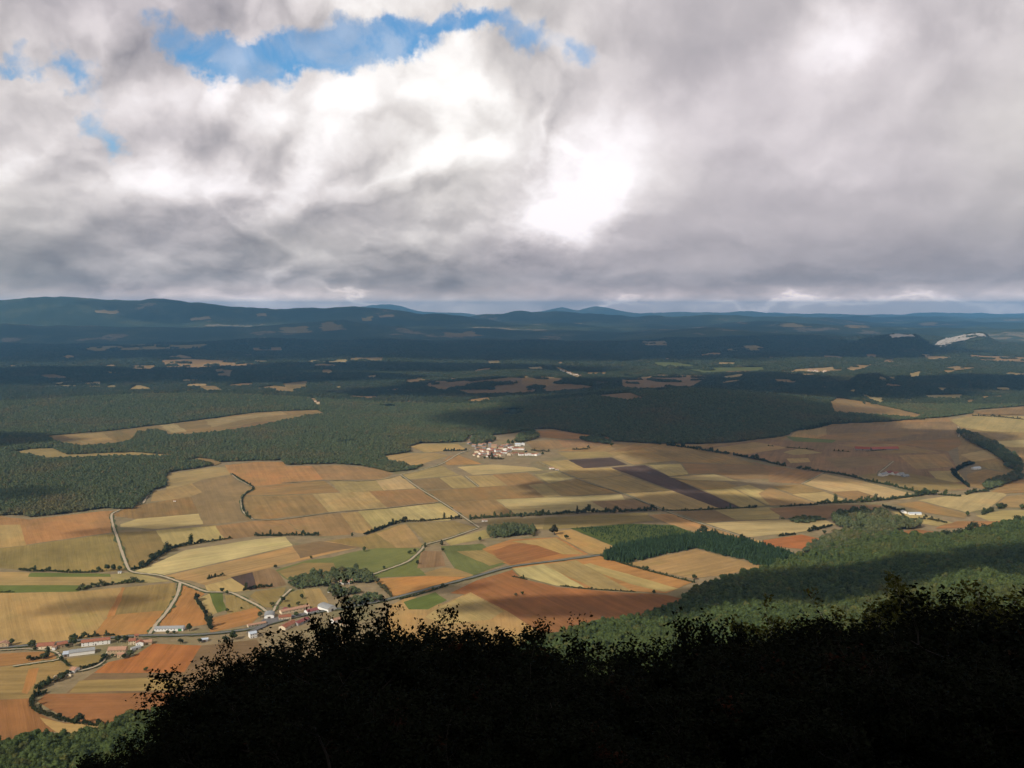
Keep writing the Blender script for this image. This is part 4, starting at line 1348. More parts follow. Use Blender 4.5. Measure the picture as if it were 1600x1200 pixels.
# young planting on the green field by the plantation
g = np.array([ground(u, v)[:2] for u, v in [(900, 826), (985, 820), (1050, 822), (1086, 836), (1045, 841), (962, 852)]])
x, y = jitter_grid(g[:, 0].min(), g[:, 0].max(), g[:, 1].min(), g[:, 1].max(), 5.0)
ok = inside(x, y, g) & (rng.random(len(x)) < 0.55)
x, y = x[ok], y[ok]
r = rng.uniform(0.7, 1.5, len(x))
scatter('young_pines', np.c_[x, y, np.full(len(x), 0.2)], np.c_[r, r, r * 0.8], C_pine, G_pine, 'rows of young pines on the green field', 'saplings')

# the wood on the mountain side
x, y = jitter_grid(-1500, 2000, 60, 2300, 7.5)
yf = y_foot(x)
q = yf - y
keep = (q > 4) & (np.abs(x) < y * 0.62 + 80) & (np.hypot(x, y) > 300)
x, y, q = x[keep], y[keep], q[keep]
z = t_mount(x, y)
r = 7.5 * 0.66 * rng.uniform(0.7, 1.35, len(x))
h = r * rng.uniform(0.8, 1.25, len(x))
scatter('slope_forest', np.c_[x, y, z - 0.4], np.c_[r, r, h], C_slope, G_slope, 'beech wood covering the lower mountain side at right')


# ---- hedgerows: one thing per line of bushes
def hedgerow(px, size, label, gap=0.0, hfac=1.0, seed=0, spacing=0.68, cat='hedge'):
    r_ = np.random.default_rng(seed)
    line = smooth_line([ground(u, v)[:2] for u, v in px], 6)
    seg = np.linalg.norm(np.diff(line, axis=0), axis=1)
    s = np.concatenate([[0], np.cumsum(seg)])
    V, F, SV, SF, off, soff = [], [], [], [], 0, 0
    t = 0.0
    org = np.array([line[0][0], line[0][1], 0.0])
    shapes = [crown_np(5000 + k, ('tall' if k == 3 else 'round'), nleaf=70, lobes=4, leaf=0.22, core=1) for k in range(8)]
    while t < s[-1]:
        p = np.array([np.interp(t, s, line[:, 0]), np.interp(t, s, line[:, 1]), 0.0]) + r_.normal(0, size * 0.18, 3) * (1, 1, 0)
        big = r_.uniform(0.55, 1.35) * (1.0 + 0.9 * (r_.random() < 0.10))
        rr = size * 1.22 * big
        if vnoise(t / 40.0, 0.0, seed) > gap:
            v, f = shapes[r_.integers(0, 8)]
            a = r_.uniform(0, 6.28)
            rot = np.array([[math.cos(a), -math.sin(a), 0], [math.sin(a), math.cos(a), 0], [0, 0, 1]])
            v = (v @ rot.T) * np.array([rr, rr, rr * hfac * r_.uniform(0.8, 1.2)]) + p - org + (0, 0, -rr * 0.35)
            V.append(v)
            F.append(f + off)
            off += len(v)
            tv, tf = tube_np(np.array([[0, 0, -0.3], [0.1, 0, rr * 0.5], [0.05, 0.1, rr * 1.0]]) + p - org, [0.16, 0.12, 0.05], 4)
            SV.append(tv)
            SF.append(tf + soff)
            soff += len(tv)
        t += rr * spacing * r_.uniform(0.8, 1.5)
    if not V:
        return
    e = empty('hedgerow', org)
    tag(e, label, cat, 'hedgerows on the plain')
    link('foliage', mesh_np('hedge_foliage', np.concatenate(V), np.concatenate(F), M['hedge']), e)['kind'] = 'stuff'
    link('stems', mesh_np('hedge_stems', np.concatenate(SV), np.concatenate(SF), M['bark']), e)['kind'] = 'stuff'


HEDGES = [
    ([(206, 891), (225, 886), (247, 870), (262, 862), (275, 856), (300, 851), (326, 847)], 2.8, 'bushy hedge climbing from the track junction on the left', 0.0),
    ([(326, 847), (360, 842), (400, 838), (440, 838)], 1.3, 'thin low hedge above the pale strip field', 0.35),
    ([(400, 838), (430, 837), (470, 837), (498, 837)], 2.0, 'broken row of bushes below the brown field', 0.3),
    ([(570, 836), (590, 829), (610, 821), (625, 817), (634, 814)], 2.8, 'dense hedge rising to the tall poplar', 0.0),
    ([(636, 815), (655, 815), (680, 813), (700, 811), (722, 811)], 1.9, 'low hedge between the two tall poplars', 0.25),
    ([(735, 812), (755, 810), (790, 808), (830, 806), (870, 804)], 2.9, 'thick stream hedge right of the crossing track', 0.0),
    ([(870, 804), (900, 802), (930, 801), (960, 801), (1000, 799), (1035, 797)], 3.3, 'stream hedge with pointed trees below the straw field', 0.1),
    ([(1035, 798), (1080, 798), (1120, 796), (1170, 794), (1200, 793), (1240, 791), (1278, 789)], 1.3, 'thin dark hedge along the straight stream', 0.2),
    ([(1278, 788), (1300, 787), (1330, 786), (1370, 783), (1400, 780), (1430, 776), (1450, 772)], 3.4, 'thick tree hedge joining the stream at right', 0.0),
    ([(1452, 772), (1475, 774), (1500, 776), (1520, 770), (1545, 768)], 2.4, 'curving hedge along the stream bend', 0.1),
    ([(0, 887), (25, 890), (50, 893), (80, 893), (105, 895), (140, 895), (160, 893)], 1.7, 'low hedge along the foot of the wide straw field on the left', 0.1),
    ([(120, 923), (145, 918), (175, 914), (205, 911), (224, 911)], 2.2, 'scrubby bank above the village fields', 0.05),
    ([(0, 926), (40, 925), (72, 924), (98, 923)], 1.0, 'short low hedge under the bright green strip', 0.45),
    ([(1020, 693), (1050, 697), (1080, 701), (1110, 706), (1150, 712), (1200, 722)], 3.2, 'row of trees at the edge of the dark hill', 0.15),
    ([(1200, 723), (1250, 733), (1310, 741), (1350, 750)], 2.4, 'hedge crossing the shaded plain at right', 0.15),
    ([(1350, 751), (1390, 759), (1430, 769), (1452, 774)], 2.6, 'hedge running down to the stream bend', 0.1),
    ([(1488, 741), (1500, 733), (1515, 727), (1522, 725)], 3.0, 'hedge beside the small white farm', 0.0),
    ([(1490, 743), (1502, 752), (1514, 762)], 3.0, 'hedge below the small white farm', 0.0),
    ([(1535, 805), (1555, 797), (1572, 792)], 3.0, 'dark bushes between the right hand fields', 0.2),
    ([(72, 1083), (58, 1088), (50, 1095), (49, 1104), (58, 1113), (75, 1119), (95, 1126), (120, 1131), (145, 1134), (170, 1134)], 2.2, 'curving hedge round the red field at bottom left', 0.0),
    ([(57, 1079), (70, 1072), (85, 1065), (98, 1058), (110, 1052)], 2.4, 'dark bushes below the round ruin', 0.0),
    ([(126, 1046), (140, 1043), (155, 1037), (166, 1027)], 1.8, 'hedge along the lane to the white barn', 0.1),
    ([(93, 1029), (100, 1035), (108, 1042)], 1.4, 'short hedge below the long white shed', 0.0),
    ([(20, 1037), (40, 1034), (60, 1030), (76, 1027)], 2.2, 'garden bushes on the left edge of the near village', 0.3),
    ([(110, 1000), (130, 997), (160, 994), (180, 993)], 1.8, 'dark hedge along the road behind the red roofed house', 0.1),
    ([(305, 936), (312, 946), (320, 958), (324, 972), (330, 985)], 2.2, 'green hedge along the ditch by the track', 0.0),
    ([(362, 741), (380, 752), (396, 762)], 1.2, 'thin green verge bushes along the winding lane', 0.3),
    ([(397, 764), (380, 776), (379, 790), (384, 804), (395, 812)], 1.3, 'thin bushes on the lower bend of the winding lane', 0.3),
    ([(582, 903), (592, 914), (604, 925), (612, 934)], 2.0, 'bushes between the meadow and the orange field', 0.2),
    ([(625, 937), (650, 931), (680, 922), (700, 915)], 1.3, 'roadside bushes below the orange field', 0.3),
    ([(938, 869), (975, 882), (1010, 892), (1045, 901), (1085, 911)], 1.3, 'low hedge between the striped field and the square field', 0.15),
    ([(800, 901), (850, 912), (910, 920), (970, 924), (1020, 927), (1045, 929)], 0.9, 'thin hedge under the striped field', 0.3),
    ([(1120, 837), (1150, 842), (1190, 841), (1250, 834), (1300, 822)], 2.2, 'bushy hedge behind the pine belt', 0.3),
    ([(1092, 836), (1105, 834), (1118, 837)], 3.6, 'rounded trees on the corner of the plantation', 0.0),
    ([(1405, 800), (1420, 812), (1450, 812), (1480, 818)], 2.0, 'bushes round the long white farm shed', 0.25),
    ([(1380, 792), (1395, 796), (1410, 800)], 2.6, 'trees beside the white farm shed', 0.0),
    ([(530, 852), (560, 852), (590, 853), (600, 855)], 1.4, 'scattered bushes above the green pasture', 0.45),
    ([(380, 923), (400, 919), (425, 917)], 2.0, 'bushes under the dark ploughed plot', 0.1),
    ([(300, 912), (316, 910), (330, 903), (350, 900)], 1.6, 'rough bank beside the track junction', 0.35),
    ([(1260, 672), (1280, 668), (1300, 662), (1330, 655), (1370, 654)], 4.0, 'trees at the foot of the shaded hill', 0.1),
    ([(1380, 652), (1420, 655), (1445, 656)], 3.5, 'dark trees in the hollow at right', 0.1),
    ([(1520, 650), (1560, 652), (1600, 656)], 2.4, 'hedge on the upper right fields', 0.3),
    ([(1200, 697), (1260, 702), (1340, 706), (1420, 700)], 1.0, 'thin hedge across the shaded plain', 0.4),
    ([(742, 714), (760, 716), (780, 718), (800, 716)], 2.6, 'orchard trees in front of the middle village', 0.3),
    ([(830, 704), (850, 706), (880, 704), (920, 702)], 2.2, 'hedge leaving the middle village to the right', 0.3),
    ([(693, 705), (710, 705), (730, 704)], 2.4, 'bushes left of the middle village', 0.2),
    ([(1470, 845), (1500, 836), (1540, 828), (1575, 820), (1610, 813)], 4.0, 'trees along the foot of the slope at right edge', 0.0),
]
for k, (px, s, lab, gap) in enumerate(HEDGES):
    hedgerow(px, s, lab, gap, 1.0, 40 + k)

# ---- single trees
TREE_MESH = {}


def tree_meshes(kind, k):
    key = (kind, k)
    if key not in TREE_MESH:
        v, f = crown_np(7000 + k * 13 + len(kind), kind, nleaf=420, lobes=7, leaf=0.12, core=3)
        if kind in ('round', 'low'):
            v = v * (1, 1, 1.0) + (0, 0, 0.25)
        th = {'round': 1.3, 'low': 1.0, 'tall': 2.2, 'cone': 3.4}[kind]
        tv, tf = tube_np([(0, 0, -0.15), (0.02, 0, th * 0.35), (-0.02, 0.02, th * 0.7), (0, 0, th)], [0.10, 0.075, 0.05, 0.02], 6)
        V, F, off = [tv], [tf], len(tv)
        r_ = np.random.default_rng(k)
        for j in range(5):
            a = j * 1.26 + r_.uniform(-0.3, 0.3)
            h0 = th * (0.35 + 0.08 * j)
            e = np.array([0.55 * math.cos(a), 0.55 * math.sin(a), h0 + 0.45])
            bv, bf = tube_np([(0, 0, h0), e * (0.5, 0.5, 1) + (0, 0, -0.2), e], [0.045, 0.03, 0.01], 4)
            V.append(bv)
            F.append(bf + off)
            off += len(bv)
        TREE_MESH[key] = (mesh_np('crown_' + kind, v, f, M['hedge']), mesh_np('trunk_' + kind, np.concatenate(V), np.concatenate(F), M['bark']))
    return TREE_MESH[key]


def tree(u, v, r, kind, label, k=0, name='tree', hs=1.0):
    g = ground(u, v)
    e = empty(name, (g[0], g[1], 0.0), random.uniform(0, 6.28))
    e.scale = (r, r, r * hs)
    tag(e, label, 'tree', 'single trees on the plain')
    cm, tm = tree_meshes(kind, k)
    link('crown', cm, e)
    link('trunk', tm, e)


TREES = [
    (55, 892, 3.2, 'tall', 'pointed dark tree on the hedge at left'), (66, 894, 2.6, 'round', 'round bush right of the pointed tree at left'),
    (167, 892, 5.2, 'round', 'leafy round tree left of the track junction'), (178, 892, 5.0, 'round', 'middle tree of the clump by the track junction'), (187, 892, 4.2, 'round', 'small tree of the clump nearest the track'),
    (347, 926, 3.6, 'round', 'round tree where the track bends to the village'), (355, 929, 3.0, 'round', 'smaller tree beside the village track bend'),
    (355, 957, 3.0, 'round', 'bush at the lower end of the green strip'), (377, 952, 2.0, 'low', 'small bush in the olive field'),
    (632, 816, 3.2, 'tall', 'tall poplar on the hedge left of the crossing track'), (705, 812, 3.2, 'tall', 'tall poplar just left of the crossing track'),
    (550, 838, 2.6, 'tall', 'lone tree at the corner of the brown field'), (569, 862, 4.2, 'round', 'round tree on the upper edge of the pasture'),
    (486, 873, 2.8, 'low', 'low bush on the field corner above the pasture'), (430, 888, 3.6, 'low', 'dark bush at the top of the ploughed plot'),
    (557, 892, 3.8, 'round', 'single dark tree in the pasture'), (571, 896, 4.2, 'round', 'dark tree at the end of the pasture track'), (600, 889, 3.0, 'low', 'low bush above the pasture track'),
    (652, 882, 3.4, 'round', 'tree below the bend of the pasture track'), (640, 866, 4.0, 'low', 'spreading bush above the pasture track'), (648, 863, 3.6, 'low', 'bush near the track bend'),
    (664, 855, 3.0, 'tall', 'pointed tree beside the track bend'), (690, 852, 3.4, 'tall', 'thin tree above the brown triangular field'), (692, 862, 3.2, 'round', 'tree at the top of the scrubby meadow'),
    (866, 836, 9.0, 'round', 'big spreading tree left of the young pines'), (885, 843, 4.4, 'round', 'small tree below the big spreading tree'), (834, 838, 3.6, 'tall', 'pointed tree by the roadside clump'),
    (750, 846, 4.0, 'round', 'reddish tree at the end of the meadow'), (1011, 891, 3.4, 'round', 'lone tree on the edge of the square field'),
    (902, 803, 4.6, 'cone', 'cone shaped tree in the stream hedge'), (838, 806, 4.0, 'tall', 'tall tree in the middle of the stream hedge'), (843, 806, 3.6, 'tall', 'second tall tree in the stream hedge'),
    (814, 808, 3.2, 'tall', 'pointed tree at the left of the stream hedge'), (1022, 928, 3.0, 'round', 'tree at the right end of the thin hedge'), (1085, 906, 4.2, 'round', 'tree at the corner of the wood below the square field'),
    (956, 698, 6.0, 'round', 'dark tree on the field corner right of the village'), (944, 692, 4.0, 'tall', 'slim tree by the forest corner'), (1171, 794, 3.6, 'round', 'left tree of the pair on the stream'), (1181, 794, 3.4, 'round', 'right tree of the pair on the stream'),
    (1250, 791, 2.6, 'round', 'small tree on the straight stream'), (1267, 790, 2.6, 'round', 'second small tree on the straight stream'),
    (1288, 835, 4.0, 'round', 'tree above the bright red field'), (1512, 807, 5.0, 'round', 'round tree between the right hand tracks'), (1560, 795, 6.5, 'low', 'broad dark tree between the right hand fields'), (1597, 796, 6.5, 'low', 'broad dark tree at the right edge'),
    (1458, 774, 6.0, 'round', 'big tree at the stream bend'), (1592, 748, 6.0, 'tall', 'tall dark tree by the stream at far right'), (1520, 727, 5.0, 'round', 'dark tree beside the small white farm'),
    (741, 691, 5.5, 'round', 'dark tree at the left back corner of the middle village'), (753, 692, 5.0, 'tall', 'pointed dark tree behind the middle village'), (794, 695, 6.0, 'tall', 'tall dark tree at the back right of the middle village'),
    (801, 694, 6.0, 'round', 'round dark tree at the back right of the middle village'), (822, 708, 4.5, 'low', 'garden tree between the right hand village houses'), (848, 711, 5.0, 'low', 'green tree at the right end of the middle village'), (757, 717, 4.0, 'low', 'orchard tree below the white village houses'),
    (228, 1049, 3.0, 'low', 'lone bush on the edge of the red field'), (45, 1033, 3.4, 'round', 'dark tree in the garden at far left'), (68, 1030, 4.4, 'low', 'wide green bush below the red roofed house'),
    (50, 1013, 5.0, 'round', 'round tree left of the red roofed house'), (114, 1010, 5.6, 'round', 'round green tree between the red roofed houses'), (105, 1012, 3.0, 'low', 'bush beside the long white shed'),
    (185, 1004, 4.6, 'round', 'tree behind the stone house'), (196, 1004, 4.4, 'round', 'second tree behind the stone house'), (203, 1026, 4.8, 'low', 'bushy tree right of the stone house'), (194, 1029, 3.4, 'low', 'bush in front of the stone house'),
    (176, 1027, 2.6, 'low', 'bush at the left corner of the stone house'), (296, 986, 4.6, 'round', 'dark tree at the end of the white farm shed'), (18, 1008, 4.0, 'round', 'dark tree by the house at far left'),
    (262, 991, 3.0, 'low', 'left bush in front of the white farm shed'), (272, 990, 2.4, 'low', 'right bush in front of the white farm shed'), (282, 1006, 4.0, 'low', 'bush below the road by the village'),
    (312, 1005, 3.0, 'round', 'tree by the small roadside shelter'), (364, 1000, 5.5, 'round', 'green tree by the road left of the white house'), (352, 1003, 4.6, 'low', 'spreading bush by the road'),
    (55, 1016, 3.0, 'low', 'low bush under the house tree at left'), (97, 1062, 4.2, 'low', 'dark tree inside the round ruin'), (88, 1066, 3.2, 'low', 'bush at the mouth of the round ruin'),
    (442, 941, 4.0, 'round', 'tree beside the lane above the barn'), (472, 936, 3.6, 'round', 'tree in the garden above the red roofs'), (466, 946, 3.4, 'low', 'bush behind the long red roof'), (407, 965, 4.0, 'round', 'tree left of the round roofed barn'),
    (452, 950, 2.6, 'round', 'tree between the red roofs'), (463, 964, 3.6, 'round', 'dark tree in front of the long house'), (425, 948, 3.4, 'round', 'tree behind the round roofed barn'),
    (595, 941, 4.6, 'round', 'tree at the roadside right of the barns'), (806, 932, 2.6, 'round', 'left of two lone bushes in the shaded red field'), (816, 930, 2.8, 'round', 'right of two lone bushes in the shaded red field'),
]
for k, (u, v, r, kind, lab) in enumerate(TREES):
    tree(u, v, r, kind, lab, k % 3, {'tall': 'poplar_tree', 'cone': 'conifer_tree', 'low': 'bush', 'round': 'broadleaf_tree'}[kind])

# ------------------------------------------------------------------ buildings
def box_mesh(name, x0, x1, y0, y1, z0, z1, mat):
    v = [(x0, y0, z0), (x1, y0, z0), (x1, y1, z0), (x0, y1, z0), (x0, y0, z1), (x1, y0, z1), (x1, y1, z1), (x0, y1, z1)]
    f = [(0, 3, 2, 1), (4, 5, 6, 7), (0, 1, 5, 4), (1, 2, 6, 5), (2, 3, 7, 6), (3, 0, 4, 7)]
    return mesh_np(name, v, f, mat)


def prism(name, prof, a0, a1, axis, mat, closed=True):
    """profile in (horizontal, z) extruded along x or y"""
    n = len(prof)
    v = []
    for a in (a0, a1):
        for h, z in prof:
            v.append((a, h, z) if axis == 'x' else (h, a, z))
    f = [tuple(range(n)), tuple(range(2 * n - 1, n - 1, -1))]
    for i in range(n):
        j = (i + 1) % n
        f.append((i, n + i, n + j, j))
    me = mesh_np(name, v, f, mat)
    bm = bmesh.new()
    bm.from_mesh(me)
    bmesh.ops.recalc_face_normals(bm, faces=bm.faces[:])
    bm.to_mesh(me)
    bm.free()
    return me


def building(a, b, W, H, label, wall='white_wall', roof='red_roof', style='gable', rh=None, wins=0, floors=1, door=None, chimney=False, name='house', cat='house', group=None, z0=0.0, side_wins=True):
    """a, b: feet of the front wall in the photograph; W: depth; H: eaves height"""
    A, B = ground(*a), ground(*b)
    d = B - A
    L = float(np.hypot(d[0], d[1]))
    ang = math.atan2(d[1], d[0])
    mid = (A + B) / 2
    e = empty(name, (mid[0], mid[1], z0), ang)
    tag(e, label, cat, group)
    x0, x1 = -L / 2, L / 2
    ov, th = 0.45, 0.28
    if style == 'gable':
        rh = rh or W * 0.22
        prof = [(0, -0.5), (W, -0.5), (W, H), (W / 2, H + rh), (0, H)]
        link('wall', prism('wall', prof, x0, x1, 'x', M[wall]), e)
        s = rh / (W / 2)
        rp = [(-ov, H - ov * s + 0.03), (W / 2, H + rh + 0.03), (W + ov, H - ov * s + 0.03), (W + ov, H - ov * s + th), (W / 2, H + rh + th), (-ov, H - ov * s + th)]
        rf = link('roof', prism('roof', rp, x0 - ov, x1 + ov, 'x', M[roof]), e)
    elif style == 'front':                      # gable end faces the viewer
        rh = rh or L * 0.22
        prof = [(x0, -0.5), (x1, -0.5), (x1, H), (0, H + rh), (x0, H)]
        link('wall', prism('wall', prof, 0, W, 'y', M[wall]), e)
        s = rh / (L / 2)
        rp = [(x0 - ov, H - ov * s + 0.03), (0, H + rh + 0.03), (x1 + ov, H - ov * s + 0.03), (x1 + ov, H - ov * s + th), (0, H + rh + th), (x0 - ov, H - ov * s + th)]
        rf = link('roof', prism('roof', rp, -ov, W + ov, 'y', M[roof]), e)
    elif style == 'barrel':
        rh = rh or L * 0.3
        arc = [(x1 * math.cos(t), H + rh * math.sin(t)) for t in np.linspace(0, math.pi, 11)]
        link('wall', prism('wall', [(x0, -0.5), (x1, -0.5)] + arc, 0, W, 'y', M[wall]), e)
        o1 = [((x1 + 0.3) * math.cos(t), H + 0.02 + (rh + 0.02) * math.sin(t)) for t in np.linspace(0, math.pi, 13)]
        o2 = [((x1 + 0.55) * math.cos(t), H + 0.02 + (rh + 0.27) * math.sin(t)) for t in np.linspace(math.pi, 0, 13)]
        rf = link('roof', prism('roof', o1 + o2, -0.4, W + 0.4, 'y', M[roof]), e)
    else:                                       # single pitch
        rh = rh or 1.2
        link('wall', prism('wall', [(0, -0.5), (W, -0.5), (W, H + rh), (0, H)], x0, x1, 'x', M[wall]), e)
        s = rh / W
        rp = [(-ov, H - ov * s + 0.03), (W + ov, H + rh + ov * s + 0.03), (W + ov, H + rh + ov * s + 0.25), (-ov, H - ov * s + 0.25)]
        rf = link('roof', prism('roof', rp, x0 - ov, x1 + ov, 'x', M[roof]), e)
    if chimney:
        cz = H + rh * 0.6
        link('chimney', box_mesh('chimney', L * 0.22, L * 0.22 + 0.8, W * 0.5, W * 0.5 + 0.7, cz, H + rh + 1.3, M['stone_wall']), rf)
    if wins:
        ww = 1.0
        for fl in range(floors):
            zc = (H / floors) * (fl + 0.55)
            for i in range(wins):
                xc = x0 + L * (i + 0.5) / wins
                if door and fl == 0 and i == wins // 2:
                    continue
                w = link('window', box_mesh('window', xc - ww / 2, xc + ww / 2, -0.05, 0.2, zc - 0.6, zc + 0.6, M['glass']), e)
                link('sill', box_mesh('sill', xc - ww / 2 - 0.12, xc + ww / 2 + 0.12, -0.16, -0.052, zc - 0.74, zc - 0.6, M['cream_wall']), w)
        if side_wins:
            for yc in (W * 0.3, W * 0.7):
                link('window', box_mesh('window', x1 - 0.2, x1 + 0.05, yc - 0.45, yc + 0.45, H * 0.45, H * 0.45 + 1.2, M['glass']), e)
    if door:
        dw, dh, dm = door
        link('door', box_mesh('door', -dw / 2, dw / 2, -0.07, 0.3, 0.0, dh, M[dm]), e)
    return e


NV = 'buildings of the near village at bottom left'
building((241, 987), (286, 986), 11, 4.2, 'long white farm shed with grey roof and green door beside the road', 'white_wall', 'grey_roof', 'gable', 1.6, 0, door=None, name='farm_shed', cat='shed', group=NV)
e = [o for o in COL.objects if o.name.startswith('farm_shed')][-1]
link('door', box_mesh('door', 13, 18, -0.07, 0.3, 0, 3.4, M['green_door']), e)
for i in range(7):
    link('window', box_mesh('window', -18 + i * 4.2, -16.6 + i * 4.2, -0.05, 0.2, 2.2, 3.2, M['glass']), e)
building((108, 1026), (148, 1021), 13, 4.6, 'long white shed with grey roof in the middle of the near village', 'white_wall', 'grey_roof', 'gable', 1.8, 0, name='farm_shed', cat='shed', group=NV)
building((98, 1027), (107, 1026), 9, 3.6, 'small blue grey metal shed joined to the long white shed', 'grey_wall', 'blue_roof', 'lean', 1.0, 0, door=(3, 2.8, 'door'), name='metal_shed', cat='shed', group=NV)
building((127, 1011), (172, 1006), 10, 5.8, 'long white farmhouse with red tiled roof along the road', 'white_wall', 'red_roof', 'gable', 2.3, 6, 2, (1.4, 2.3, 'door'), True, group=NV)
building((168, 1025), (196, 1024), 12, 7.6, 'tall ochre stone house in the middle of the near village', 'stone_wall', 'pale_roof', 'gable', 2.6, 6, 2, (1.8, 2.6, 'door'), True, name='stone_house', group=NV)
building((183, 1028), (193, 1028), 6, 4.6, 'low ochre stone wing in front of the tall stone house', 'stone_wall', 'pale_roof', 'gable', 1.4, 2, 1, (1.2, 2.1, 'door'), name='stone_outhouse', group=NV)
building((201, 1008), (212, 1007), 10, 5.2, 'red roofed house left of the square tower', 'cream_wall', 'red_roof', 'gable', 2.2, 3, 2, (1.2, 2.2, 'door'), True, group=NV)
building((211, 1004), (217, 1003), 5.5, 9.5, 'square stone bell tower with low red roof', 'stone_wall', 'red_roof', 'gable', 1.4, 1, 3, name='bell_tower', cat='tower', group=NV)
building((212, 1010), (224, 1009), 9, 4.6, 'red roofed house right of the square tower', 'white_wall', 'red_roof', 'front', 1.8, 2, 1, (1.2, 2.2, 'door'), group=NV)
building((223, 1008), (237, 1007), 9, 3.8, 'low brown roofed barn at the right end of the near village', 'stone_wall', 'pale_roof', 'gable', 1.8, 0, 1, (3, 2.8, 'door'), name='barn', cat='barn', group=NV)
building((57, 1016), (84, 1014), 12, 4.8, 'wide red roofed house on the left of the near village', 'cream_wall', 'red_roof', 'gable', 3.0, 5, 1, (1.4, 2.2, 'door'), True, group=NV)
building((86, 1016), (90, 1012), 4, 3.6, 'small white annex beside the wide red roofed house', 'white_wall', 'pale_roof', 'lean', 0.8, 1, 1, name='outhouse', group=NV)
building((90, 1013), (106, 1010), 9, 4.4, 'smaller red roofed house behind the long white shed', 'stone_wall', 'red_roof', 'gable', 2.2, 3, 1, (1.2, 2.2, 'door'), True, group=NV)
building((-4, 1013), (13, 1012), 10, 5.6, 'orange stone house at the far left edge', 'stone_wall', 'pale_roof', 'front', 2.0, 3, 2, (1.2, 2.2, 'door'), True, group=NV)
building((116, 1052), (125, 1047), 7, 3.6, 'small white gabled barn below the village', 'white_wall', 'pale_roof', 'front', 2.2, 0, 1, (2.0, 2.4, 'door'), name='barn', cat='barn', group=NV)
building((314, 1003), (325, 1002), 5, 2.8, 'small open shelter with a pale roof below the road', 'grey_wall', 'blue_roof', 'lean', 0.5, 0, 1, (3, 2.2, 'door'), name='shelter', cat='shelter', group=NV)
building((207, 1017), (221, 1013), 5, 2.6, 'low pale lean-to beside the village garden', 'white_wall', 'grey_roof', 'lean', 0.6, 0, 1, (2, 2.0, 'door'), name='outhouse', group=NV)
# round ruined enclosure
e = empty('ruined_enclosure', ground(97, 1060))
tag(e, 'round ruined stone wall open towards the fields', 'ruin')
for i in range(26):
    a0, a1 = R(20 + i * 9), R(20 + i * 9 + 8.4)
    h = 2.2 + 1.2 * math.sin(i * 0.9) * 0.5 + random.uniform(-0.3, 0.3)
    r0, r1 = 9.5, 10.4
    v = [(r * math.cos(a), r * math.sin(a), z) for z in (-0.3, h) for r, a in ((r0, a0), (r1, a0), (r1, a1), (r0, a1))]
    link('stone', mesh_np('stone', v, [(3, 2, 1, 0), (4, 5, 6, 7), (0, 1, 5, 4), (1, 2, 6, 5), (2, 3, 7, 6), (3, 0, 4, 7)], M['cream_wall']), e)

BV = 'buildings of the near village behind the foreground tree'
building((413, 968), (428, 967), 18, 4.4, 'barn with grey arched roof and white front beside the lane', 'white_wall', 'grey_roof', 'barrel', 2.6, 0, 1, (4, 3.8, 'door'), name='arched_barn', cat='barn', group=BV)
building((513, 957), (526, 953), 26, 4.2, 'long grey arched barn with white front at the end of the village', 'white_wall', 'grey_roof', 'barrel', 3.4, 0, 1, (4, 3.8, 'door'), name='arched_barn', cat='barn', group=BV)
building((440, 960), (484, 951), 9, 3.8, 'long low cream house with weathered red roof', 'cream_wall', 'pale_roof', 'gable', 1.9, 8, 1, None, True, group=BV)
building((481, 961), (498, 957), 12, 4.4, 'white house with maroon roof at the right of the row', 'white_wall', 'maroon_roof', 'gable', 2.2, 4, 1, (1.2, 2.2, 'door'), group=BV)
building((436, 970), (455, 968), 10, 4.6, 'cream house with bright red roof by the street', 'cream_wall', 'red_roof', 'gable', 2.2, 4, 1, (1.4, 2.3, 'door'), True, group=BV)
building((446, 957), (453, 955), 7, 4.2, 'small grey white house between the long roofs', 'grey_wall', 'maroon_roof', 'front', 1.4, 1, 1, (1.0, 2.1, 'door'), group=BV)
building((446, 985), (464, 976), 12, 4.0, 'red roofed house this side of the street', 'cream_wall', 'red_roof', 'gable', 2.4, 3, 1, (1.2, 2.2, 'door'), True, group=BV)
building((388, 981), (416, 976), 7, 3.0, 'long low pale house beside the street', 'cream_wall', 'pale_roof', 'gable', 1.2, 6, 1, (1.2, 2.1, 'door'), group=BV)
building((391, 998), (402, 996), 10, 6.4, 'tall white house below the street', 'white_wall', 'blue_roof', 'gable', 1.6, 3, 2, (1.2, 2.2, 'door'), group=BV)
building((522, 976), (534, 973), 10, 5.6, 'white house behind the leaves of the foreground tree', 'white_wall', 'pale_roof', 'gable', 2.0, 3, 2, (1.2, 2.2, 'door'), group=BV)
building((536, 981), (548, 978), 10, 5.0, 'pale yellow house behind the foreground tree', 'cream_wall', 'pale_roof', 'front', 2.0, 2, 1, (1.2, 2.2, 'door'), group=BV)
building((466, 978), (484, 970), 9, 3.6, 'dark roofed house half hidden by leaves', 'grey_wall', 'maroon_roof', 'gable', 1.8, 3, 1, (1.2, 2.2, 'door'), group=BV)
building((531, 913), (546, 913), 9, 4.0, 'pale pink house in the trees above the village', 'white_wall', 'pale_roof', 'gable', 2.0, 4, 1, (1.2, 2.2, 'door'), True, group=BV)
building((545, 911), (553, 911), 8, 4.0, 'red roofed wing of the pink house', 'cream_wall', 'red_roof', 'front', 1.6, 2, 1, (1.0, 2.1, 'door'), group=BV)
building((556, 909), (565, 909), 7, 3.4, 'small white cottage right of the pink house', 'white_wall', 'pale_roof', 'gable', 1.5, 2, 1, (1.0, 2.1, 'door'), group=BV)
building((512, 926), (521, 926), 7, 2.2, 'low teal roofed shelter above the barns', 'white_wall', 'teal_roof', 'barrel', 1.6, 0, 1, (2.0, 2.0, 'door'), name='shelter', cat='shelter', group=BV)
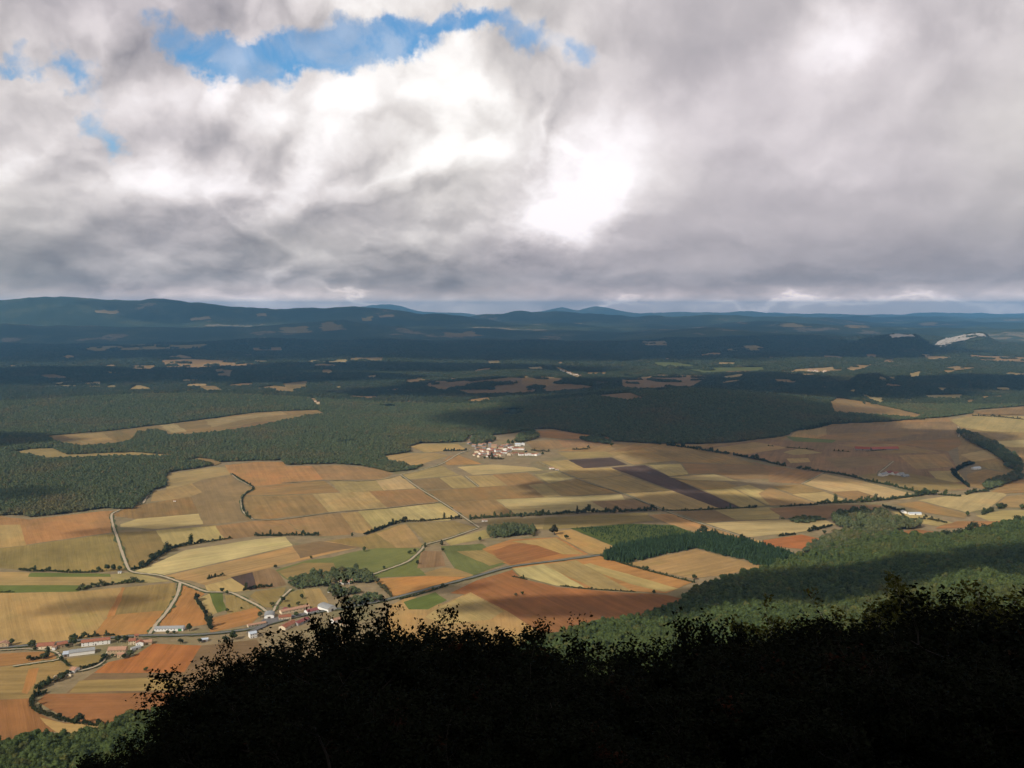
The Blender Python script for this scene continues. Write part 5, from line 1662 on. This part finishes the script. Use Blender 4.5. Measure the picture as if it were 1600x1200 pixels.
building((527, 929), (536, 928), 8, 3.8, 'pale pink cottage beside the garden trees', 'cream_wall', 'pale_roof', 'gable', 1.6, 2, 1, (1.0, 2.1, 'door'), group=BV)

MV = 'houses of the middle village'
building((763, 699), (767.5, 699), 8, 15, 'grey stone church tower at the back of the middle village', 'grey_wall', 'pale_roof', 'gable', 2.0, 1, 3, name='church_tower', cat='tower')
building((767.6, 700), (776, 700), 10, 8, 'church nave beside the grey tower', 'stone_wall', 'pale_roof', 'gable', 3.0, 4, 1, name='church', cat='church')
vill = [(736, 694, 7, 'g'), (744, 694, 6, 'g'), (740, 698, 6, 'g'), (750, 697, 7, 'g'), (747, 702, 6, 'g'), (756, 701, 6, 'g'), (757, 696, 6, 'g'), (764, 703, 7, 'w'), (752, 706, 7, 'c'), (773, 704, 7, 'w'),
        (760, 707, 9, 'w'), (745, 708, 7, 'c'), (768, 708, 8, 'c'), (779, 706, 8, 'w'), (756, 710.5, 10, 'w'), (769, 712, 9, 'w'), (779, 711, 8, 'c'), (788, 709, 9, 'w'), (745, 712, 6, 'c'), (763, 714, 7, 'w'),
        (786, 713, 7, 'c'), (783, 702, 7, 'c'), (790, 704, 9, 'w'), (796, 706, 8, 'w'), (799, 701, 8, 'r'), (806, 703, 10, 'r'), (814, 703, 9, 'w'), (809, 697, 9, 'b'), (817, 696, 6, 'b'), (796, 697, 6, 'g'),
        (805, 711, 9, 'c'), (815, 712, 8, 'w'), (826, 712, 9, 'w'), (834, 712, 9, 'w'), (842, 712, 7, 'w'), (778, 699, 6, 'c'), (787, 699, 6, 'g'), (752, 714, 6, 'c'), (774, 715, 6, 'c'), (795, 712, 6, 'c')]
VL = {'g': 'shaded grey brown house on the left and back edge of the middle village', 'w': 'white walled house with pale red roof in the middle village', 'c': 'cream walled house with red roof in the middle village',
      'r': 'house with a bright red roof at the right of the middle village', 'b': 'pale blue roofed barn at the back of the middle village'}
for i, (u, v, w, c) in enumerate(vill):
    t = random.uniform(-0.5, 0.9)
    wm = {'g': 'grey_wall', 'w': 'white_wall', 'c': 'cream_wall', 'r': 'white_wall', 'b': 'white_wall'}[c]
    rm = {'g': 'pale_roof', 'w': ('pale_roof', 'red_roof')[i % 2], 'c': 'red_roof', 'r': 'red_roof', 'b': 'blue_roof'}[c]
    building((u - w / 2, v + t), (u + w / 2, v - t), random.uniform(8, 12), random.uniform(4.2, 7.0), VL[c], wm, rm, random.choice(['gable', 'gable', 'front']), random.uniform(1.8, 2.8), 3, 2 if i % 2 else 1,
             (1.2, 2.2, 'door'), i % 3 == 0, group=MV, side_wins=False)
FG = 'farm buildings on the shaded plain'
building((1336, 703), (1360, 704), 20, 4, 'left of two long sheds with red roofs on the shaded plain', 'grey_wall', 'bright_red_roof', 'gable', 6.0, 0, 1, (4, 3, 'door'), name='farm_shed', cat='shed', group=FG)
building((1363, 704), (1405, 703), 20, 4, 'right longer shed with red roof on the shaded plain', 'grey_wall', 'bright_red_roof', 'gable', 6.0, 0, 1, (4, 3, 'door'), name='farm_shed', cat='shed', group=FG)
for (a, b, W, H, wm, rm, lab) in [((1379, 745), (1388, 743), 14, 5, 'white_wall', 'grey_roof', 'leftmost white barn of the walled farm'), ((1388, 742), (1397, 741), 14, 5, 'white_wall', 'maroon_roof', 'maroon roofed barn of the walled farm'),
                                  ((1398, 743), (1406, 742), 14, 5, 'white_wall', 'red_roof', 'red roofed house of the walled farm'), ((1406, 744), (1414, 743), 12, 4.4, 'white_wall', 'grey_roof', 'grey roofed barn at the right of the walled farm'),
                                  ((1412, 746), (1421, 745), 10, 3.0, 'grey_wall', 'grey_roof', 'low shed at the right end of the walled farm')]:
    building(a, b, W, H, lab, wm, rm, 'gable', 4.0, 3, 1, (2, 2.6, 'door'), name='farm_building', cat='barn', group=FG)
building((1522, 734), (1533, 733), 10, 5, 'small white farmhouse among trees at far right', 'white_wall', 'blue_roof', 'gable', 2, 3, 1, (1.2, 2.2, 'door'), group=FG)
building((1410, 803), (1417, 803), 10, 4.5, 'white house beside the long white shed at right', 'white_wall', 'grey_roof', 'front', 2, 2, 1, (1.2, 2.2, 'door'), group=FG)
building((1421, 805), (1440, 805), 10, 4, 'long white shed among the right hand fields', 'white_wall', 'blue_roof', 'gable', 1.6, 0, 1, (3, 3, 'door'), name='farm_shed', cat='shed', group=FG)
building((858, 733), (866, 733), 8, 3.4, 'left white field hut beside the lane right of the village', 'white_wall', 'pale_roof', 'gable', 1.6, 0, 1, (2, 2.2, 'door'), name='field_hut', cat='hut', group=FG)
building((868, 735), (873, 735), 6, 3.0, 'right white field hut beside the lane right of the village', 'white_wall', 'pale_roof', 'gable', 1.4, 0, 1, (2, 2.2, 'door'), name='field_hut', cat='hut', group=FG)
building((271, 784), (274, 784), 4, 2.6, 'tiny white hut on the brown field edge', 'white_wall', 'pale_roof', 'gable', 1.0, 0, 1, (1, 2, 'door'), name='field_hut', cat='hut')
building((184, 896), (189, 896), 4, 2.4, 'tiny white hut by the track junction clump', 'white_wall', 'grey_roof', 'lean', 0.5, 0, 1, (1, 2, 'door'), name='field_hut', cat='hut')
building((753, 815), (762, 815), 6, 3, 'small pale hut where the lane crosses the stream', 'white_wall', 'pale_roof', 'gable', 1.2, 0, 1, (1.4, 2.1, 'door'), name='field_hut', cat='hut')


def far_house(u, v, L, lab, group, wm='white_wall', rm='pale_roof', H=6.5):
    h = hit(u, v)
    if h is None:
        return
    e = empty('far_house', (h[0], h[1], h[2] + 0.8), random.uniform(-0.5, 0.5))
    tag(e, lab, 'house', group)
    W = L * 0.62
    x0, x1, rh = -L / 2, L / 2, W * 0.24
    link('wall', prism('wall', [(0, -6), (W, -6), (W, H), (W / 2, H + rh), (0, H)], x0, x1, 'x', M[wm]), e)
    rp = [(-0.5, H - 0.2), (W / 2, H + rh + 0.03), (W + 0.5, H - 0.2), (W + 0.5, H + 0.2), (W / 2, H + rh + 0.4), (-0.5, H + 0.2)]
    link('roof', prism('roof', rp, x0 - 0.5, x1 + 0.5, 'x', M[rm]), e)


for i in range(20):
    far_house(random.uniform(1262, 1302), random.uniform(579, 585), random.uniform(12, 22), 'tiny pale house of the distant village among straw fields at right', 'houses of the distant right village', random.choice(['white_wall', 'cream_wall']), random.choice(['pale_roof', 'red_roof']))
for i in range(9):
    far_house(random.uniform(1425, 1442), random.uniform(546, 550), random.uniform(14, 26), 'tiny white house of the hamlet under the cliff hill', 'houses of the hamlet under the cliffs')
for i in range(12):
    t = i / 11
    far_house(864 + 46 * t + random.uniform(-2, 2), 576 + 14 * t + random.uniform(-1, 1), random.uniform(12, 20), 'tiny pale house strung along the distant road in the middle', 'houses along the distant road')
for i in range(4):
    far_house(482 + 5 * i, 624 + 2.4 * i, 14, 'tiny pale house in the small clearing of the left forest', 'houses in the forest clearing', 'cream_wall')
far_house(611, 566, 26, 'lone white house on the far green strip', None)

# ------------------------------------------------------------------ foreground trees
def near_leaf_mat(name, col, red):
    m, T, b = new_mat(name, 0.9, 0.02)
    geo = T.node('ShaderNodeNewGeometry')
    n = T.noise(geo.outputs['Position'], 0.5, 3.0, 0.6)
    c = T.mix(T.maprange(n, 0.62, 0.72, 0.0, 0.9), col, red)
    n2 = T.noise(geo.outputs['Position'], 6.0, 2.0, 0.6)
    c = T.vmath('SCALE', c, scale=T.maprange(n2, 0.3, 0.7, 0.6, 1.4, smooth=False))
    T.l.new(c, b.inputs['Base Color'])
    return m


M['near_leaf'] = near_leaf_mat('shade_toned_beech_leaves', (0.0045, 0.006, 0.003), (0.022, 0.006, 0.003))  # leaf colour cut to near black, foreground shade put into it
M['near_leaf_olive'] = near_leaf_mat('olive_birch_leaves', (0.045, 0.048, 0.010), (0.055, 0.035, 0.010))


def near_tree(seed, H=10.0, spread=3.2, nleaf=11000, leaf=0.075, upright=0.6):
    r_ = np.random.default_rng(seed)
    BV_, BF, boff = [], [], 0
    nodes = []

    def add(pts, rad, sides):
        nonlocal boff
        v, f = tube_np(pts, rad, sides)
        BV_.append(v)
        BF.append(f + boff)
        boff += len(v)

    def grow(p, d, L, r0, lev):
        n = 5
        pts = [p]
        for i in range(n):
            d = d + r_.normal(0, 0.13, 3) + np.array([0, 0, 0.10 * upright])
            d = d / np.linalg.norm(d)
            pts.append(pts[-1] + d * L / n)
        pts = np.array(pts)
        add(pts, np.linspace(r0, r0 * 0.35, n + 1), 6 if lev == 0 else (4 if lev < 3 else 3))
        if lev >= 2:
            for q in pts[1:]:
                nodes.append((q, d, lev))
        if lev < 4:
            k = (9, 6, 5, 4)[lev]
            for j in range(k):
                t = r_.uniform(0.28 if lev == 0 else 0.2, 1.0)
                i = min(int(t * n), n - 1)
                q = pts[i] + (pts[i + 1] - pts[i]) * (t * n - i)
                a = r_.uniform(0, 6.283)
                side = np.array([math.cos(a), math.sin(a), r_.uniform(0.0, 0.5)])
                nd = d * upright + side * 0.8
                nd /= np.linalg.norm(nd)
                grow(q, nd, L * r_.uniform(0.42, 0.62) * (1.15 - 0.5 * t if lev == 0 else 1), r0 * 0.42, lev + 1)

    grow(np.array([0, 0, -0.6]), np.array([0.03, 0.02, 1.0]), H * 0.80, H * 0.014, 0)
    P = np.array([q for q, d, l in nodes])
    Dn = np.array([d for q, d, l in nodes])
    wt = np.array([1.0 + l for q, d, l in nodes]) ** 1.5
    idx = r_.choice(len(P), nleaf, p=wt / wt.sum())
    p = P[idx] + r_.normal(0, 0.11, (nleaf, 3)) * (H / 10)
    nrm = r_.normal(0, 0.6, (nleaf, 3)) + np.array([0, 0, 0.7])
    lv, lf = leaf_quads(p, nrm, leaf, r_)
    hi = p[p[:, 2] > np.percentile(p[:, 2], 99.2)]
    top = tuple(hi.mean(0))
    return (np.concatenate(BV_), np.concatenate(BF)), (lv, lf), top, np.percentile(np.hypot(p[:, 0], p[:, 1]), 92)


NEAR = []
for k in range(6):
    (bv, bf), (lv, lf), top, rad = near_tree(200 + k, 10.0, leaf=0.085, nleaf=13000, upright=(0.55, 0.8, 0.45, 0.7, 0.6, 0.9)[k])
    NEAR.append((mesh_np('near_branches', bv, bf, M['near_bark'], True), mesh_np('near_leaves', lv, lf, M['near_leaf']), top, rad))
    print('near tree', k, top, rad, len(lf), len(bf))
NEAR_OLIVE = []
for k in range(2):
    (bv, bf), (lv, lf), top, rad = near_tree(300 + k, 10.0, leaf=0.10, nleaf=12000, upright=0.9)
    NEAR_OLIVE.append((mesh_np('birch_branches', bv, bf, M['birch_bark'], True), mesh_np('birch_leaves', lv, lf, M['near_leaf_olive']), top, rad))


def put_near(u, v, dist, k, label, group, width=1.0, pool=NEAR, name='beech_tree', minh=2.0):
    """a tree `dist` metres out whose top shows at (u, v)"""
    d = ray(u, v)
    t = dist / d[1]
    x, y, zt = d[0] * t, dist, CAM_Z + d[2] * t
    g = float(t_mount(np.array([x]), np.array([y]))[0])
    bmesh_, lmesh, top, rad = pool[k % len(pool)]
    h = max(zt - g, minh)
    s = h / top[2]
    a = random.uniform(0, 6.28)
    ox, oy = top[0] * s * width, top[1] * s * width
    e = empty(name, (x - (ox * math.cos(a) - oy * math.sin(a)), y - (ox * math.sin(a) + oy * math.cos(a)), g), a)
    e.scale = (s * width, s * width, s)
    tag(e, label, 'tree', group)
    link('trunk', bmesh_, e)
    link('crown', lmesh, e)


NG = 'dark trees below the viewpoint'
FRONT = [  # silhouette against the plain
    (120, 1192, 32, 'dark leafy tree at the bottom left corner of the near trees', 1.0), (205, 1140, 34, 'dark leafy tree second from the left of the near row', 1.0), (275, 1068, 33, 'tree with reddish leaves where the near row rises', 0.9), (345, 1042, 36, 'dark tree left of the tallest near tree', 0.8),
    (412, 1000, 38, 'slim dark tree in front of the street houses', 0.6), (470, 985, 36, 'dark tree in front of the village barns', 0.6), (546, 912, 40, 'tallest near tree standing before the village', 0.62), (600, 945, 40, 'thin twiggy tree right of the tallest near tree', 0.8),
    (668, 985, 36, 'dark tree right of the village with lacy top', 0.9), (728, 983, 36, 'dark tree below the straw field', 1.0), (785, 974, 38, 'dark tree with spiky top below the shaded red field', 0.9), (845, 962, 40, 'dark tree with a red sprig on top', 0.8),
    (905, 985, 38, 'dark tree in front of the lower beech wood', 1.0), (975, 1008, 36, 'low dark tree in the dip of the near row', 1.0), (1030, 1010, 36, 'low dark tree right of the dip', 0.9), (1095, 962, 40, 'dark pointed tree right of the dip', 0.9),
    (1160, 968, 40, 'dark tree before the shaded slope', 1.0), (1265, 940, 42, 'broad dark tree before the right slope', 1.1), (1355, 936, 42, 'dark tree before the olive birches', 1.0), (1420, 930, 42, 'dark tree left of the olive birches', 1.0),
    (1560, 950, 36, 'dark tree in front of the olive birches at right', 1.0), (1625, 905, 34, 'tall dark tree cut by the right edge', 1.1), (1720, 900, 34, 'dark tree beyond the right edge', 1.2),
]
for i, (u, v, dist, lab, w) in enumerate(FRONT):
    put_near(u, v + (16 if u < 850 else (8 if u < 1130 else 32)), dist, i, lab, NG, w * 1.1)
BIRCH = [(1330, 922, 75), (1440, 915, 80), (1490, 906, 82), (1540, 908, 80), (1590, 892, 84), (1375, 930, 78), (1205, 965, 72)]
for i, (u, v, dist) in enumerate(BIRCH):
    put_near(u, v + 34, dist, i, ['olive birch left of the others behind the dark tree', 'olive green birch behind the dark trees at right', 'tall olive birch with pale twigs at right', 'olive birch with pale trunk at right',
                             'olive birch at the right edge', 'small olive birch between dark trees', 'yellowish birch behind the dip of the near row'][i], 'olive birches behind the near trees', 1.2, NEAR_OLIVE, 'birch_tree')
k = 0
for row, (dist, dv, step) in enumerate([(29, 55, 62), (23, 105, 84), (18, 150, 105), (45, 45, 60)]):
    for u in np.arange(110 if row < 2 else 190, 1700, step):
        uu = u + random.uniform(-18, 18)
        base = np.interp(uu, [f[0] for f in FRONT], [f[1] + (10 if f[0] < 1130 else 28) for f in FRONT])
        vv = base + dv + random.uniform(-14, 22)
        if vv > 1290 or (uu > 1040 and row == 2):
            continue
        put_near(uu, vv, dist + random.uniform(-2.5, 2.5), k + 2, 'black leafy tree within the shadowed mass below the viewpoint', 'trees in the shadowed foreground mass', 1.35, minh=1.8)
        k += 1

# grass of the ledge
gv, gf = [], []
r_ = np.random.default_rng(77)
n = 16000
gx = r_.uniform(1.5, 13, n)
gy = r_.uniform(1.5, 13.0, n)
go_ = gy < 2.5 + 0.85 * (gx - 0.5)
gx, gy = gx[go_], gy[go_]
n = len(gx)
gz = t_mount(gx, gy)
a = r_.uniform(0, 6.28, n)
hgt = r_.uniform(0.12, 0.4, n) * (0.5 + vnoise(gx / 1.2, gy / 1.2, 9))
lean = r_.normal(0, 0.12, (n, 2))
w = 0.012
p0 = np.c_[gx - w * np.cos(a), gy - w * np.sin(a), gz - 0.02]
p1 = np.c_[gx + w * np.cos(a), gy + w * np.sin(a), gz - 0.02]
p2 = np.c_[gx + lean[:, 0], gy + lean[:, 1], gz + hgt]
v = np.stack([p0, p1, p2], 1).reshape(-1, 3)
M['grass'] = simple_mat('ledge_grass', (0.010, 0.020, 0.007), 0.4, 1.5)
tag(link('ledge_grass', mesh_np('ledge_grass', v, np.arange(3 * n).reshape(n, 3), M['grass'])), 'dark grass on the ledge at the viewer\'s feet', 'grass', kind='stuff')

# ------------------------------------------------------------------ unseen clouds placed above the frame to shade the land
def cloud_mat(density):
    m = bpy.data.materials.new('cloud_vapour')
    m.use_nodes = True
    nt = m.node_tree
    nt.nodes.clear()
    pv = nt.nodes.new('ShaderNodeVolumePrincipled')
    pv.inputs['Color'].default_value = (0.92, 0.93, 0.95, 1)
    pv.inputs['Density'].default_value = density
    pv.inputs['Anisotropy'].default_value = 0.3
    out = nt.nodes.new('ShaderNodeOutputMaterial')
    nt.links.new(pv.outputs[0], out.inputs['Volume'])
    return m


def cloud(u, v, rx, ry, h, ang=0.0, seed=0, tau=5.0, at=None):
    """an unseen cloud h metres above the plain, placed to shade the spot seen at (u, v)"""
    g = hit(u, v) if at is None else np.array(at, float)
    if g is None:
        return
    k = (h - g[2]) / SUN_DIR.z
    c = g + np.array(SUN_DIR) * k
    cv, cf = cube_sphere(26)
    P = np.zeros_like(cv)
    for i, p in enumerate(cv):
        q = Vector(p.tolist())
        f = 1 + 0.34 * mnoise.fractal(q * 1.5 + Vector((seed * 3.1, 0, 0)), 0.9, 2.0, 5)
        P[i] = p * max(f, 0.35) * 1.3
    half = min(min(rx, ry) * 0.45, 420)
    P = P * np.array([rx, ry, half])
    ca, sa = math.cos(ang), math.sin(ang)
    P = np.c_[P[:, 0] * ca - P[:, 1] * sa, P[:, 0] * sa + P[:, 1] * ca, P[:, 2]]
    o = link('cloud', mesh_np('cloud', P, cf, cloud_mat(tau * math.sin(SUN_EL) / (2 * half)), True))
    # weld the seams of the shape
    bm = bmesh.new()
    bm.from_mesh(o.data)
    bmesh.ops.remove_doubles(bm, verts=bm.verts[:], dist=0.5)
    bm.to_mesh(o.data)
    bm.free()
    o.location = tuple(float(x) for x in c)
    tag(o, 'unseen broken cloud above the frame, placed to shade the land', 'cloud', 'unseen clouds placed for their shade', 'stuff')
    # its elevation seen from the viewpoint, to know that it stands above the frame
    print('cloud', seed, [round(float(x)) for x in c], 'elev', round(math.degrees(math.atan2(c[2] - CAM_Z, max(1.0, math.hypot(c[0], c[1])))), 1))


SHADE_CLOUDS = [  # u, v, rx, ry, height
    (1080, 645, 700, 520, 2600, 0.0), (1240, 690, 420, 260, 2400, 0.1), (960, 625, 420, 420, 2700, 0.0),
    (700, 612, 500, 200, 2700, 0.0), (850, 600, 600, 350, 2900, 0.0),
    (1330, 720, 420, 260, 2200, -0.2), (1420, 690, 300, 260, 2300, 0.0), (1150, 715, 260, 130, 2100, -0.2),
    (915, 762, 140, 85, 1900, 0.1), (1030, 750, 220, 75, 2000, -0.35), (1010, 790, 240, 60, 1900, 0.2), (1130, 785, 160, 70, 1900, -0.3), (960, 812, 230, 36, 1700, 0.1),
    (1240, 800, 200, 60, 1800, 0.1), (1480, 745, 150, 90, 2100, 0.0), (1110, 735, 120, 50, 2000, 0.0),
    (940, 945, 170, 42, 1500, 0.05), (760, 946, 60, 18, 1300, 0.3), (700, 920, 60, 20, 1300, 0.3),
    (215, 828, 110, 32, 1500, 0.2), (30, 775, 90, 60, 1700, 0.0), (145, 945, 70, 30, 1300, 0.4), (-20, 690, 220, 120, 2000, 0.0), 
    (1330, 605, 500, 260, 3200, 0.0), (1560, 600, 600, 300, 3200, 0.0), (200, 585, 900, 500, 3300, 0.0), (500, 590, 500, 250, 3200, 0.0), (1100, 600, 600, 400, 3000, 0.0),
    (150, 538, 2400, 1500, 5200, 0.0), (500, 540, 2200, 1500, 5200, 0.0), (800, 545, 2200, 1500, 5200, 0.0), (1080, 548, 1900, 1300, 4600, 0.0), (0, 555, 1500, 900, 4200, 0.0), (330, 553, 1300, 600, 4200, 0.0),
    (650, 575, 1200, 350, 3900, 0.0), (250, 520, 2600, 1300, 7000, 0.0), (700, 530, 2600, 1500, 7000, 0.0), (1130, 540, 1200, 800, 6000, 0.0), (1290, 558, 700, 350, 5000, 0.0), (1000, 520, 2800, 1800, 8000, 0.0),
    (1200, 503, 2600, 1500, 7000, 0.0), (1470, 508, 2200, 1200, 7200, 0.0), (870, 498, 2200, 1000, 7600, 0.0), (1330, 496, 2500, 1500, 8600, 0.0),
    (60, 480, 2000, 900, 8200, 0.0), (330, 482, 1500, 700, 8200, 0.0), (620, 497, 1500, 800, 8000, 0.0),
]
for k, (u, v, rx, ry, h, a) in enumerate(SHADE_CLOUDS):
    cloud(u, v, rx, ry, h, a, k, tau=1.3 if (u < 780 and v > 740) else (2.2 if v < 530 else 4.5))


def hit_slope(u, v):
    d = ray(u, v)
    ts = np.linspace(60, 2600, 2500)
    x, y, z = d[0] * ts, d[1] * ts, CAM_Z + d[2] * ts
    i = int(np.argmax(z < np.maximum(t_mount(x, y), 0)))
    return (x[i], y[i], z[i])


cloud(0, 0, 420, 330, 1500, 0.3, 71, at=(60, 240, 330))  # unseen cloud added behind the viewpoint to keep the near trees dark
for k, (u, v, rx, ry) in enumerate([(1130, 935, 130, 60), (1260, 918, 170, 75), (1400, 905, 190, 70), (1540, 885, 190, 60), (1640, 860, 160, 70)]):
    cloud(0, 0, rx, ry, 1450, 0.15, 72 + k, tau=2.8, at=hit_slope(u, v))

# ------------------------------------------------------------------ the air
hz = box_mesh('haze', -37400, 37400, -3200, 42600, -6.0, 692.0, None)
mh = bpy.data.materials.new('haze_air')
mh.use_nodes = True
mh.node_tree.nodes.clear()
pv = mh.node_tree.nodes.new('ShaderNodeVolumePrincipled')
pv.inputs['Color'].default_value = HAZE_COL + (1,)
pv.inputs['Density'].default_value = HAZE_DENSITY
pv.inputs['Anisotropy'].default_value = 0.35
mo = mh.node_tree.nodes.new('ShaderNodeOutputMaterial')
mh.node_tree.links.new(pv.outputs[0], mo.inputs['Volume'])
hz.materials.append(mh)
tag(link('haze', hz), 'pale blue haze filling the valley air', 'haze', kind='stuff')
